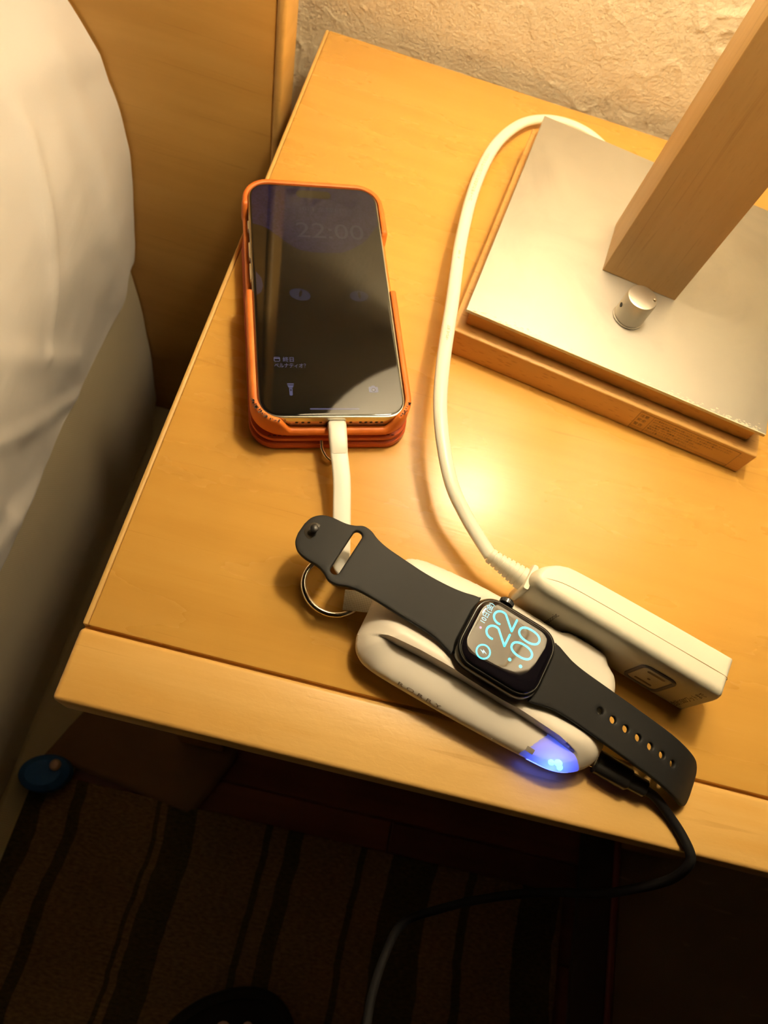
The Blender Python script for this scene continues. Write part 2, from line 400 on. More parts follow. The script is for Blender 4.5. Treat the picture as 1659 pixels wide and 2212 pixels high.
# ================================================================== BED
hb = empty('headboard', (-.012, -.066, FLOOR), 0, 'tall plain maple headboard panel behind the mattress, left of the nightstand', 'headboard')
box('panel', -1.25, 0-.006, 0.0, .030, 0, .95, M['headboard'], hb, .001, 2)
box('edge_strip', -.006, 0, -.0012, .0312, 0, .952, M['band'], hb, .0022, 3)
def bed_shell(name, prof, y0, y1, m, ny, rip, label, cat, back=(-1.15,)):
    """profile (x,z) extruded along y with soft undulation, closed below"""
    P = spline([(a, 0, b) for a, b in prof], 10); V = []; F = []
    ys = list(np.linspace(y0, -.75, ny))+list(np.linspace(-.78, y1, 30)); ny = len(ys); n = len(P)
    for yy in ys:
        for i, p in enumerate(P):
            t = i/(n-1); q = Vector((p.x*5, yy*5, p.z*5)); e = rip*(noise.fractal(q, 1, 2, 3))
            end = S(yy, y0, y0-.05) if True else 1
            if rip > .008:
                q2 = Vector((p.x*9+3, yy*16, p.z*11)); e += .0026*noise.fractal(q2, 1, 2, 3)+.0035*max(0, 1-abs(noise.noise(Vector((p.x*6, yy*7+p.z*6, p.z*3+5)))*9))
                for (ya, za), (yb, zb), am, wd in (((-.165, .0), (-.235, -.115), .0045, .006), ((-.30, -.03), (-.20, -.17), .0025, .010), ((-.11, .0), (-.13, -.15), .003, .012), ((-.36, .0), (-.33, -.19), .0025, .009)):
                    ax, az = yb-ya, zb-za; L2 = ax*ax+az*az; tt_ = min(1, max(0, ((yy-ya)*ax+(p.z-za)*az)/L2)); dd_ = math.hypot(yy-ya-ax*tt_, p.z-za-az*tt_)
                    if p.x > -.2: e += am*math.exp(-(dd_/wd)**2)
            e *= 1-.85*S(t, .58, .68); dx = e*(.2+.8*S(t, .1, .5)); dz = e*.8
            V.append((p.x+dx-(1-end)*.010*S(t, .2, .8), yy, p.z+dz*(1-S(t, .6, .9))))
    for j in range(ny-1):
        for i in range(n-1): F.append((j*n+i, j*n+i+1, (j+1)*n+i+1, (j+1)*n+i))
    F.append(tuple(range(n))); F.append(tuple(range((ny-1)*n, ny*n)))
    for j in range(ny-1): F.append((j*n, (j+1)*n, (j+1)*n+n-1, j*n+n-1))
    o = mesh(name, V, F, m, None, True, 60); return tag(o, label, cat)
bed_shell('mattress', [(-1.15, -.17), (-.6, -.162), (-.25, -.16), (-.165, -.165), (-.142, -.195), (-.133, -.25), (-.130, -.33), (-.130, -.40), (-.134, -.447), (-.16, -.449), (-1.15, -.449)],
          -.068, -2.05, M['twill'], 60, .004, 'cream twill-covered mattress side beside the nightstand, under the white duvet', 'mattress')
bed_shell('duvet', [(-1.2, .095), (-.6, .10), (-.32, .088), (-.20, .058), (-.147, .022), (-.122, -.03), (-.114, -.075), (-.117, -.12), (-.122, -.165), (-.1255, -.203), (-.131, -.209), (-.139, -.2), (-.150, -.166), (-.20, -.150), (-.6, -.150), (-1.2, -.150)],
          -.069, -2.1, M['sheet'], 200, .010, 'white duvet hanging over the mattress at the left', 'duvet')

# ================================================================== RUG, MAT, SMALL FLOOR THINGS
rug = empty('rug', (0, 0, FLOOR), 0, 'beige woven rug with dark olive stripes on the floor', 'rug')
box('pile', -.112, .412, -1.9, -.479, 0, .006, M['rug'], rug, .002, 2)
k = N(M['rug']); cc = k.n('ShaderNodeTexCoord'); sp = k.n('ShaderNodeSeparateXYZ'); k.l(cc, 'Object', sp, 0)
wob = k.noise(k.coord((3, 14, 1)), 1, 3); ms_ = k.n('ShaderNodeMath', operation='MULTIPLY_ADD'); k.l(wob, 0, ms_, 0); ms_.inputs[1].default_value = .018; k.l(sp, 0, ms_, 2)
mr = k.n('ShaderNodeMapRange'); k.l(ms_, 0, mr, 0); mr.inputs[1].default_value = -.12; mr.inputs[2].default_value = .43
st = []; D_, B_ = (.09, .075, .032), (.23, .15, .07); prev = 0
for a, b in ((.02, .06), (.105, .122), (.245, .252), (.262, .315), (.43, .445), (.47, .50), (.60, .61), (.66, .74), (.80, .815), (.90, .97)):
    st += [(a, D_), (b, B_)]
cr = k.n('ShaderNodeValToRGB'); cr.color_ramp.interpolation = 'CONSTANT'; e = cr.color_ramp.elements; e[0].color = (*B_, 1); e[0].position = 0; e[1].position = st[0][0]; e[1].color = (*D_, 1)
for p_, c_ in st[1:]:
    z_ = e.new(p_); z_.color = (*c_, 1)
k.l(mr, 0, cr, 0); fn = k.noise(k.coord((200, 500, 1)), 1, 3); rr = k.ramp(fn, 0, [(.25, (.6, .6, .6)), (.75, (1.3, 1.3, 1.3))]); mx = k.mix(cr, 0, rr, 0, typ='MULTIPLY', f=1.0); k.l(mx, 2, k.b, 'Base Color'); k.bump(fn, 0, .6, .003)
mt = empty('floor_mat', (0, 0, FLOOR), 0, 'scuffed brown floor mat with a black border, right of the striped rug', 'mat')
box('border', .426, .461, -1.9, -.15, 0, .008, M['matrim'], mt, .002, 2)
box('piping', .461, .468, -1.9, -.15, 0, .010, M['maroon'], mt, .003, 3)
box('surface', .468, 1.2, -1.9, -.15, 0, .008, M['mat'], mt, .001, 1)
# blue pouch by the bed
bp_ = empty('pouch', (-.100, -.480, FLOOR), .25, 'small dark blue oval pouch with a pale bead, on the floor against the bed', 'pouch')
V = []; prof = []
lathe('body', [(.0001, .001), (.014, .0012), (.021, .006), (.0235, .015), (.022, .024), (.015, .0305), (.0001, .032)], M['blue'], bp_)
bpy.data.objects['body'].scale = (1.0, .72, 1)
lathe('bead', [(.0001, -.005), (.0035, -.0035), (.005, 0), (.0035, .0035), (.0001, .005)], M['bead'], bp_, loc=(.011, .006, .034), n=16)
# small cloth lying on the floorboards under the nightstand
def clothf(u_, v_):
    z = .003+.0035*max(0, noise.noise(Vector((u_*3, v_*3, 1))))+.004*abs(noise.noise(Vector((u_*2, v_*5, 4))))
    return (u_*.075+.012*v_-.012*abs(v_), v_*.055-.01*u_, z)
g = np.linspace(-1, 1, 24); V = [clothf(a, b) for b in g for a in g]; F = [(j*24+i, j*24+i+1, j*24+i+25, j*24+i+24) for j in range(23) for i in range(23)]
cl = mesh('floor_cloth', V, F, M['cloth'], None, True); cl.location = (-.012, -.420, FLOOR+.0005)
sm = cl.modifiers.new('t', 'SOLIDIFY'); sm.thickness = .0015; sm.offset = 1
tag(cl, 'light brown crumpled cloth on the floor under the nightstand corner', 'cloth')

# slipper and foot
fa = math.radians(18)
slp = empty('slipper', (.135, -.675, FLOOR+.006), fa, 'open-toed black slipper on the rug at the bottom edge', 'slipper')
sole = [(0, .066), (.026, .063), (.045, .050), (.055, .028), (.057, 0), (.052, -.05), (.043, -.11), (.037, -.16), (.028, -.185), (0, -.195), (-.028, -.185), (-.037, -.16), (-.045, -.11), (-.056, -.05), (-.066, -.005), (-.066, .025), (-.052, .048), (-.028, .061)]
so = [(p.x, p.y) for p in spline([(a, b, 0) for a, b in sole], 4, True)]
ring_loft('sole', [[(a*s_, b*s_, z_) for a, b in so] for s_, z_ in ((.97, 0), (1, .003), (1, .011), (.98, .014), (.90, .0145), (.88, .011))], M['slipper'], slp)
V = []; F = []; nj = 22
ysl = np.linspace(.030, -.075, 12)
for yy in ysl:
    hw = .060-.10*max(0, -yy)*.12; top = .045+.02*S(-yy, -.03, .07)
    for i in range(nj+1):
        a = math.pi*i/nj; V.append((-.005+hw*math.cos(a), yy, .008+top*math.sin(a)**.7))
for j in range(11):
    for i in range(nj): F.append((j*(nj+1)+i, j*(nj+1)+i+1, (j+1)*(nj+1)+i+1, (j+1)*(nj+1)+i))
up_ = mesh('vamp', V, F, M['slipper'], slp, True); sm = up_.modifiers.new('t', 'SOLIDIFY'); sm.thickness = .004; sm.offset = 1
def skin_body(name, pts, edges, rad, m, parent=None, root=0, lev=2):
    me = bpy.data.meshes.new(name); me.from_pydata(pts, edges, []); me.update()
    o = link(bpy.data.objects.new(name, me), parent); me.materials.append(m)
    s_ = o.modifiers.new('skin', 'SKIN'); s_.use_smooth_shade = True
    for i, r in enumerate(rad):
        q = me.skin_vertices[0].data[i]; q.radius = r if isinstance(r, tuple) else (r, r); q.use_root = (i == root)
    d = o.modifiers.new('sub', 'SUBSURF'); d.levels = d.render_levels = lev
    return o
person = empty('person', (.160, -.669, FLOOR+.006+.012), fa, 'bare toes of a person standing in the black slipper', 'person')
pts = [(0, -.165, .035), (0, -.12, .04), (-.002, -.06, .040), (-.004, -.01, .028), (0, -.14, .085), (0, -.15, .16), (0, -.155, .24)]
ed = [(0, 1), (1, 2), (2, 3), (1, 4), (4, 5), (5, 6)]
rad = [(.026, .026), (.030, .032), (.034, .028), (.040, .017), (.034, .034), (.038, .036), (.046, .046)]
toes = [(-.032, .000, .0105, .052), (-.012, -.001, .0075, .048), (.003, -.002, .0068, .043), (.017, -.004, .0062, .035), (.030, -.010, .0058, .024)]
for tx, ty, tr_, ln in toes:
    b = len(pts); pts += [(tx*.9, ty, .020), (tx, ty+(ln-ty)*.55, .016), (tx, ln-tr_*.6, .0115)]
    ed += [(3, b), (b, b+1), (b+1, b+2)]; rad += [tr_*1.0, tr_*.95, tr_*.9]
body = skin_body('foot', pts, ed, rad, M['skin'], person)
for tx, ty, tr_, ln in toes:
    lathe('toenail', [(.0001, .0008), (tr_*.5, .0006), (tr_*.62, 0), (tr_*.5, -.0006)], M['nail'], person, loc=(tx, ln-tr_*.7, .0115+tr_*.86), n=12)

# ================================================================== TABLE LAMP
LA = -.1393
lamp = empty('table_lamp', (.1969, -.1747, 0), LA, 'table lamp with a square wooden post on a metal-topped wooden base, right of the phone', 'lamp')
def lb(name, x0, x1, y0, y1, z0, z1, m, b): return box(name, x0*MM, x1*MM, y0*MM, y1*MM, z0*MM, z1*MM, m, lamp, b*MM, 3)
lb('base_block', -65.0, 110.6, -68.0, 107.0, 0.2, 18.1, M['beech'], .7)
lb('upper_tier', -58.5, 103.0, -60.8, 100.5, 18.1, 29.0, M['beech'], .5)
plate = lb('metal_plate', -61.3, 105.9, -63.6, 103.3, 29.0, 31.1, M['alu'], .35)
# worn, whitened front rim of the plate
V = []; F = []
for i in range(150):
    cx = rng.choice([rng.uniform(-58, 104), rng.uniform(50, 104), rng.uniform(-58, -20)]); cy = -63.0+abs(rng.gauss(0, 1.6)); r = rng.uniform(.15, .55)
    if cy < -62.9: cy = -62.9
    b = len(V); n_ = 7
    for q in range(n_):
        a = 2*math.pi*q/n_; rr_ = r*rng.uniform(.5, 1.2); V.append(((cx+rr_*1.9*math.cos(a))*MM, (cy+rr_*.6*math.sin(a))*MM, 31.13*MM))
    F.append(tuple(range(b, b+n_)))
w_ = mesh('rim_wear', V, F, M['scuff'], plate, False); w_['kind'] = 'stuff'
lb('rim_line', -61.0, 105.6, -63.62, -63.1, 30.8, 31.12, M['scuff'], .05)
POST_H = 352
post = lb('post', 0, 43.5, 0, 39.0, 31.1, POST_H, M['post'], .5)
# dimmer knob
kn = lathe('knob', [(.0001, 0), (.0083, 0), (.0087, .0004), (.0087, .0011), (.0078, .0012), (.0078, .0013), (.0082, .0016), (.0082, .0150), (.0079, .0158), (.0072, .0161), (.0001, .0160)], M['knob'], lamp, loc=(.0205, -.0250, .0311), n=48, auto=30)
def lamp_rot(p): return p
a_ = math.radians(200)
lathe('grub_hole', [(.0001, .0004), (.00125, .0004), (.00125, -.0010), (.0001, -.0010)], M['hole'], kn, loc=(0, 0, 0), axis='X', n=16).matrix_local = Matrix.Translation((.0205+.0083*math.cos(a_), -.0250+.0083*math.sin(a_), .0311+.0085)) @ Matrix.Rotation(a_, 4, 'Z') @ Matrix.Translation((-.0003, 0, 0))
lathe('dot_mark', [(.0004, 0), (.0007, .0002), (.0009, .0002), (.0010, 0)], M['chrome'], kn, loc=(.0205+.0062, -.0250+.0010, .0311+.0161), n=16)
# printed rating sticker on the front of the base block
stk = mat('sticker_film', (.60, .33, .10), .25)
st_o = box('sticker', 45.2*MM, 103.0*MM, -68.09*MM, -68.0*MM, .9*MM, 16.2*MM, stk, lamp)
def front_text(s, x_, z_, size, width=None): return text('sticker_print', s, size*MM, M['print'], st_o, (x_*MM, -68.1*MM, z_*MM), (1, 0, 0), (0, 0, 1), extr=.00001, width=width*MM if width else None)
for i, (s, x_, z_, sz, wd) in enumerate([('注意', 46, 12.6, 2.6, 5), ('安全', 46, 8.9, 2.6, 5), ('警告', 46, 5.0, 2.6, 5),
        ('必ず電源を切ってから電球を交換してください 指定以外の電球は使用しないでください', 54, 13.6, 1.4, 45), ('点灯中や消灯直後は高温のため手を触れないこと 布や紙などで覆わないでください', 54, 11.6, 1.4, 45),
        ('この器具は屋内専用です 水のかかる場所では使用できません', 54, 9.6, 1.4, 36), ('定格電圧 100V 消費電力 60W 口金 E26', 54, 7.6, 1.4, 26), ('異常を感じたときはすぐに使用を中止してください', 54, 5.6, 1.4, 30), ('コードを傷つけたり束ねたりしないこと', 54, 3.6, 1.4, 24)]):
    front_text(s, x_, z_, sz, wd)
V = []; F = []
for a, b, c, d in ((45.3, 16.0, 102.8, 16.0), (45.3, 1.1, 102.8, 1.1), (45.3, 1.1, 45.3, 16), (102.8, 1.1, 102.8, 16), (53.2, 1.1, 53.2, 16), (45.3, 3.2, 102.8, 3.2)):
    i = len(V); t = .1
    if a == c: V += [((a-t)*MM, -68.11*MM, b*MM), ((a+t)*MM, -68.11*MM, b*MM), ((a+t)*MM, -68.11*MM, d*MM), ((a-t)*MM, -68.11*MM, d*MM)]
    else: V += [(a*MM, -68.11*MM, (b-t)*MM), (c*MM, -68.11*MM, (b-t)*MM), (c*MM, -68.11*MM, (b+t)*MM), (a*MM, -68.11*MM, (b+t)*MM)]
    F.append((i, i+1, i+2, i+3))
mesh('sticker_rule', V, F, M['print'], st_o, False)
# shade and bulb above the frame: they light the scene and mirror in the screens
SX, SY = .0218, .0195
SH0, SH1 = .347, .60
shd = lathe('shade', [(.171, SH0), (.1695, SH0), (.150, SH1), (.1515, SH1), (.171, SH0)], M['shade'], lamp, loc=(SX, SY, 0), n=72, auto=50, caps=False)
lathe('shade_top', [(.0001, SH1), (.150, SH1), (.150, SH1+.0015), (.0001, SH1+.0015)], M['shade'], lamp, loc=(SX, SY, 0), n=72)
lathe('bulb', [(.0001, .425), (.014, .429), (.023, .442), (.026, .456), (.022, .472), (.014, .486), (.013, .492), (.0001, .492)], M['bulb'], lamp, loc=(SX-.048, SY-.01, 0), n=24)
lathe('bulb_holder', [(.0001, .492), (.016, .492), (.016, .560), (.0001, .561)], M['brass'], lamp, loc=(SX-.048, SY-.01, 0), n=24)
tube('shade_ring', [(SX+.151*math.cos(2*math.pi*i/48), SY+.151*math.sin(2*math.pi*i/48), .572) for i in range(48)], .0015, M['brass'], lamp, closed=True, n=6)
for i in range(3):
    a = 2*math.pi*i/3+.4; tube('spoke', [(SX+.151*math.cos(a), SY+.151*math.sin(a), .572), (SX-.048+.014*math.cos(a), SY-.01+.014*math.sin(a), .559)], .0015, M['brass'], lamp, n=6)

# ================================================================== EXTENSION TAP (white power outlet block) + CORD
TA = -.2999
tap = empty('extension_tap', (.2689, -.3955, 0), TA, 'cream outlet block standing on its side behind the watch, with a long white cord', 'extension tap')
# body: plan outline swept over height; u -95..0, v 0..20, height 33
def tap_outline(d):
    """plan outline inset by d: sharp right end, tapered round left end, rounder front edge"""
    b = .4*d; rc = max(.5, 1.9-.5*d); x1 = -.8*d; P = []
    for cx, cy, a0 in ((x1-rc, d+rc, -90), (x1-rc, 20-b-rc, 0)):
        for i in range(7):
            a = math.radians(a0+15*i); P.append((cx+rc*math.cos(a), cy+rc*math.sin(a)))
    L = [(-10, 19.9-b), (-40, 19.4-b), (-76, 18.3-b), (-85, 16.8-b), (-91+.4*d, 13.4-.7*b), (-94.4+.8*d, 9.6), (-95.4+d, 6.4), (-94.6+d, 3.4+.4*d), (-92+.8*d, 1.3+.8*d), (-87+.3*d, .25+d), (-78, d), (-40, d), (-8, d)]
    return P+[(p.x, p.y) for p in spline([(a, b_, 0) for a, b_ in L], 5)]
HT = 33.2
rings = [[(a*MM, b*MM, z*MM) for a, b in tap_outline(d)] for d, z in ((1.0, 0.1), (.3, .5), (0, 1.4), (0, 25), (.25, 28), (.9, 30.6), (1.9, 32.2), (3.2, 33.0), (4.4, HT))]
tb = ring_loft('body', rings, M['tap'], tap, auto=50)
# seam line along the top, as a shallow dark groove
seam = spline([(-93.6, 4.6, 26.5), (-92.0, 5.2, 32.1), (-88.5, 6.6, 33.1), (-80, 8.6, HT), (-63, 9.3, HT), (-30, 9.6, HT), (-5.2, 9.8, HT), (-1.5, 9.8, 32.0), (-.35, 9.8, 29), (.0, 9.8, 20), (0, 9.8, 2)], 5)
tube('seam', [(p.x*MM, p.y*MM, (p.z+.0)*MM) for p in seam], .00022, M['printlt'], tb, n=6, rz=.00012, up=(0, 1, 0))
# socket: raised ring, insert, slots
def front_ring(name, w_o, h_o, w_i, h_i, y_, y2, m, r=4, cu=-24.5, cz=13.0, parent=None):
    A = rrect(w_o, h_o, r, 6, cu, cz); B = rrect(w_i, h_i, max(r-(w_o-w_i)/2, .5), 6, cu, cz)
    mid = [((a[0]+b[0])/2, (a[1]+b[1])/2) for a, b in zip(A, B)]
    rg = [[(a*MM, .3*MM, b*MM) for a, b in A], [(a*MM, y_*MM, b*MM) for a, b in A], [(a*MM, (y_-.4)*MM, b*MM) for a, b in mid], [(a*MM, y_*MM, b*MM) for a, b in B], [(a*MM, y2*MM, b*MM) for a, b in B]]
    return ring_loft(name, rg, m, parent, cap0=False, cap1=False)
soc = front_ring('socket_ring', 17.4, 21.6, 14.2, 18.4, -.5, .2, M['tapdark'], parent=tb)
ins = slab('socket_insert', 13.6, 17.8, 2.4, [(0, 0), (0, .35), (.3, .55)], M['tap'], tb); ins.matrix_local = Matrix.Translation((-24.5*MM, .2*MM, 13*MM)) @ Matrix.Rotation(math.pi/2, 4, 'X')
def fslot(cu, cz, w_, h_, m=M['tapslot'], y_=-.36):
    s_ = slab('socket_slot', w_, h_, min(w_, h_)*.45, [(0, 0), (0, .06)], m, tb, n=3); s_.matrix_local = Matrix.Translation((cu*MM, y_*MM, cz*MM)) @ Matrix.Rotation(math.pi/2, 4, 'X')
fslot(-24.4, 18.8, 8.6, 1.9); fslot(-24.6, 7.4, 8.6, 1.5); fslot(-24.4, 12.4, 1.5, 1.5)
text('rating_print', '合計1500ワットまで', 4.1*MM, M['print'], tb, (-4.3*MM, -.03*MM, 1.6*MM), (0, 0, 1), (-1, 0, 0), width=25*MM, extr=.00001)
text('brand_print', 'Panasonic', 3.6*MM, M['print'], tb, (-74.6*MM, -.03*MM, .8*MM), (0, 0, 1), (-1, 0, 0), width=19.6*MM, extr=.00002)
# collar plate where the cord enters
slab('collar', 3.0, 13.5, 1.2, [(0, 11), (0, 26), (.4, 27)], M['tap'], tap, cx=-94.4, cy=6.2)
# strain relief: ribs along the entry direction
c1 = Vector((-94.5, 6.8, 19.5)); c0 = Vector((-113, 9.2, 18.5)); dr = (c0-c1); ln = dr.length; dr.normalize()
pr = [(.0001, 0), (6.6, 0)]; h = 0
pr = [(.0001, -1.5), (6.3, -1.4), (6.2, 1.8)]
h = 1.8
for i in range(7):
    r0 = 6.3-.32*i
    pr += [(r0, h), (r0, h+1.55), (r0-.9, h+1.65), (r0-.9, h+2.15)]; h += 2.25
pr += [(4.3, h), (4.3, h+1.7), (3.7, h+2.3), (.0001, h+2.3)]
sr = lathe('strain_relief', [(a*MM, b*MM) for a, b in pr], M['tap'], tap, n=28, auto=30)
sr.matrix_local = Matrix.Translation(c1*MM) @ dr.to_track_quat('Z', 'Y').to_matrix().to_4x4() @ Matrix.Diagonal((.82, 1, 1, 1))
# cord in world coordinates -> local of tap
def to_local(o, P): mi = Matrix.Translation(o.location) @ Matrix.Rotation(o.rotation_euler.z, 4, 'Z'); mi = mi.inverted(); return [mi @ Vector(p) for p in P]
tapM = Matrix.Translation(tap.location) @ Matrix.Rotation(TA, 4, 'Z')
end = tapM @ ((c1+dr*(ln+.5))*MM)
cord_w = CORD_W = [(.31, -.078, .0035), (.262, -.071, .0035), (.228, -.056, .0035), (.2050, -.0375, .0035), (.1890, -.0262, .0038), (.1715, -.0238, .0045), (.1545, -.0300, .0055), (.1400, -.0450, .0070), (.1270, -.0765, .0105), (.1199, -.1215, .0150), (.1183, -.172, .0200), (.1203, -.222, .0250), (.1222, -.266, .0280), (.1265, -.2955, .0280), (.1366, -.3235, .0255), (.1480, -.3385, .0220)]
cp = spline(cord_w+[tuple(end)], 8)
def cw(t): return .0030+.0006*S(t, .25, .5)-.0003*S(t, .72, .92)
co = tube('cord', to_local(tap, cp), cw, M['cord'], tap, rz=lambda t: .0024, n=16)
# cord print
Pn = cp; seg0 = None
def cord_text(s, px_i, size):
    p = Pn[px_i]; t = (Pn[px_i-3]-Pn[px_i+3]).normalized(); up = Vector((0, 0, 1)); sd = t.cross(up).normalized(); nn = sd.cross(t).normalized()
    return p, t, nn
for s, i, sz in (('<PS>E JET', 93, 2.4), ('-F-  VFF', 83, 2.3), ('コードをたばねたりしないでください', 75, 3.0)):
    p, t, nn = cord_text(s, i, sz); X = t; Y = nn.cross(X)
    o_ = text('cord_print', s, sz*MM, M['printlt'], None, (0, 0, 0), (1, 0, 0), (0, 1, 0), extr=.00001)
    # wrap the letters along the cord
    acc = [0]; path = [Pn[j] for j in range(i, 30, -1)]
    for j in range(1, len(path)): acc.append(acc[-1]+(path[j]-path[j-1]).length)
    mi = tapM.inverted()
    for v in o_.data.vertices:
        d_ = min(v.co.x, acc[-1]-.001); j = max(q for q in range(len(acc)-1) if acc[q] <= max(d_, 0)); f_ = (d_-acc[j])/(acc[j+1]-acc[j]+1e-9)
        c_ = path[j].lerp(path[j+1], f_); t_ = (path[j+1]-path[j]).normalized(); s_ = t_.cross(Vector((0, 0, 1))).normalized(); q_ = s_.cross(t_)
        off = .0006-v.co.y*.85; zz = .00243*math.sqrt(max(0, 1-(off/.0036)**2))+.00004
        v.co = mi @ (c_+s_*off+q_*zz)
    o_.parent = co

# ================================================================== POWER BANK
PA = -.3064
bank = empty('power_bank', (.1736, -.3956, 0), PA, 'white rounded charging bank glowing blue at one corner, under the watch', 'power bank')
ol = [(-56.6, -20), (-55.6, -26), (-51.5, -31.6), (-43, -34.2), (-20, -34.0), (5, -33.0), (30, -31.3), (44, -29.6), (53, -24.6), (58.4, -17), (59.2, -8), (57, 2), (55.3, 9), (54.6, 15), (51.8, 20.5), (47.6, 23.6), (45.4, 26.4), (41, 27.9), (27, 28.0), (22.8, 26.6), (18.5, 25.6), (0, 25.8), (-20, 24.8), (-40, 22.4), (-50, 20.2), (-56, 16.2), (-59, 9.5), (-59.3, 2), (-58.2, -6), (-57.2, -13)]
OL = [Vector((p.x, p.y)) for p in spline([(a, b, 0) for a, b in ol], 10, True)]
# even resampling
L_ = [0]
for i in range(len(OL)): L_.append(L_[-1]+(OL[(i+1) % len(OL)]-OL[i]).length)
NB = 320; OB = []
for k_ in range(NB):
    d = L_[-1]*k_/NB; i = max(q for q in range(len(OL)) if L_[q] <= d); f_ = (d-L_[i])/(L_[i+1]-L_[i]); OB.append(OL[i].lerp(OL[(i+1) % len(OL)], f_))
OBn = np.array([[p.x, p.y] for p in OB]); TNn = np.roll(OBn, -1, 0)-np.roll(OBn, 1, 0); TNn /= np.linalg.norm(TNn, axis=1)[:, None]; NRn = np.stack([TNn[:, 1], -TNn[:, 0]], 1)
def inside(P, poly):
    x, y = P; c = False; n = len(poly); j = n-1
    for i in range(n):
        if (poly[i][1] > y) != (poly[j][1] > y) and x < (poly[j][0]-poly[i][0])*(y-poly[i][1])/(poly[j][1]-poly[i][1])+poly[i][0]: c = not c
        j = i
    return c
LIPU = [-58, -55.5, -52, -45, -30, -8, 20, 37, 47, 53, 56, 59]; LIPV = [-34, -28, -23.6, -21.3, -19.8, -18.9, -18.6, -19.2, -20.8, -23.6, -27.5, -34]
def bank_z(u, v):
    d2 = (OBn[:, 0]-u)**2+(OBn[:, 1]-v)**2; d = math.sqrt(d2.min())
    fr = 1-S(v, -25, -3)
    top = 18.0+(5.0-1.6*S(u, -10, 15))*(1-S(v, -18, -5))
    r = math.hypot(u, v-1); top -= (top-17.0)*(1-S(r, 18, 27))*S(v, -23, -13)
    rA = 7.0+8*(1-S(v, -6, 10)); zA = 9.5+(top-9.5)*(1 if d >= rA else math.sqrt(max(0, 1-(1-d/rA)**2)))
    rB = 21; zB = 9.5+(top-9.5)*(1 if d >= rB else max(0, 1-(1-d/rB)**2)**.75)
    z = zA*(1-fr)+zB*fr; q = 0
    t = float(np.interp(u, LIPU, LIPV))-v
    if t > -.7:
        zr = 9.5+6.0*math.sqrt(max(0, 1-(1-d/(d+max(t, 0)+.01))**2))
        if t > .1 and abs(u-.5) < 54.5: q = 1
        z = z+(min(z, zr)-z)*S(t, -.7, .1)*(1-.92*S(abs(u-.5), 38, 54))
    z -= 6.0*math.exp(-((v-1)/8)**2)*(1-S(u, -57, -46))*S(z, 3, 10)
    return z, q
pts = [Vector(p) for p in OB]
for u in np.arange(-54.5, 55.5, .45):
    for t_ in (.1, -.7):
        vv_ = float(np.interp(u, LIPU, LIPV))-t_
        if inside((u, vv_), [(p[0], p[1]) for p in OBn[::4]]) and ((OBn[:, 0]-u)**2+(OBn[:, 1]-vv_)**2).min() > .5: pts.append(Vector((u, vv_)))
lipn = len(pts); LP = np.array([[p.x, p.y] for p in pts[NB:]])
step = .85
vs = list(np.arange(-34.5, -14, .42))+list(np.arange(-14, 31, step))
for j, v in enumerate(vs):
    step = .5 if v < -14 else .85
    for i, u in enumerate(np.arange(-60, 60, step)):
        uu = u+(step/2 if j % 2 else 0)
        dmin = math.sqrt(((OBn[:, 0]-uu)**2+(OBn[:, 1]-v)**2).min())
        if dmin > step*.65 and ((LP[:, 0]-uu)**2+(LP[:, 1]-v)**2).min() > .09 and inside((uu, v), ol if False else [(p[0], p[1]) for p in OBn[::4]]): pts.append(Vector((uu, v)))
V2, E2, F2, *_ = delaunay_2d_cdt(pts, [(i, (i+1) % NB) for i in range(NB)], [], 1, 1e-5)
V = []; msk = []
for p in V2:
    z, q = bank_z(p.x, p.y); V.append((p.x*MM, p.y*MM, z*MM)); msk.append(q)
nv0 = len(V); F = [tuple(f) for f in F2]
# lower rim
idx = []
for i in range(NB):
    j = min(range(min(len(V2), NB+5)), key=lambda q: (V2[q]-OB[i]).length_squared) if (V2[i]-OB[i]).length > 1e-4 else i; idx.append(j)
prev = idx
for dd, zz in ((.15, 7.6), (.8, 4.9), (2.2, 2.4), (4.6, .7), (6.8, .15)):
    cur = []
    for i in range(NB):
        cur.append(len(V)); V.append(((OBn[i, 0]-NRn[i, 0]*dd)*MM, (OBn[i, 1]-NRn[i, 1]*dd)*MM, zz*MM))
    for i in range(NB): F.append((prev[i], prev[(i+1) % NB], cur[(i+1) % NB], cur[i]))
    prev = cur
F.append(tuple(prev))
bk = mesh('shell', V, F, M['bank'], bank, True, 55); BV = list(V)
slab('charging_puck', 27, 27, 13.4, [(0, 16.5), (0, 18.4), (.6, 19.0)], M['puck'], bank, n=12)
# dark strip set low along the back of the rear bump
rim = [OB[i] for i in range(NB) if OB[i].y > 25.8 and OB[i].x > 22] 
rim.sort(key=lambda p: p.x)
V = []; F = []
for p in rim: V += [(p.x*MM, (p.y+.12)*MM, 6*MM), (p.x*MM, (p.y+.12)*MM, 12*MM), (p.x*MM, (p.y-.5)*MM, 12.2*MM), (p.x*MM, (p.y-.5)*MM, 6*MM)]
for i in range(len(rim)-1):
    for q in range(4): F.append((i*4+q, i*4+(q+1) % 4, (i+1)*4+(q+1) % 4, (i+1)*4+q))
mesh('rear_dark_strip', V, F, M['bankdark'], bank, True, 40)
def on_front(u, v): z, _ = bank_z(u, v); return Vector((u*MM, v*MM, z*MM))
def front_patch(name, poly_fn, nu, nv, m, lift=.12, parent=bk):
    V = []; F = []
    for a in range(nu+1):
        for b in range(nv+1):
            u, v = poly_fn(a/nu, b/nv); p = on_front(u, v); e_ = on_front(u, v+.2)-p; n_ = Vector((1, 0, 0)).cross(e_).normalized(); V.append(tuple(p+n_*lift*MM))
    for a in range(nu):
        for b in range(nv): i = a*(nv+1)+b; F.append((i, i+1, i+nv+2, i+nv+1))
    return mesh(name, V, F, m, parent, True)
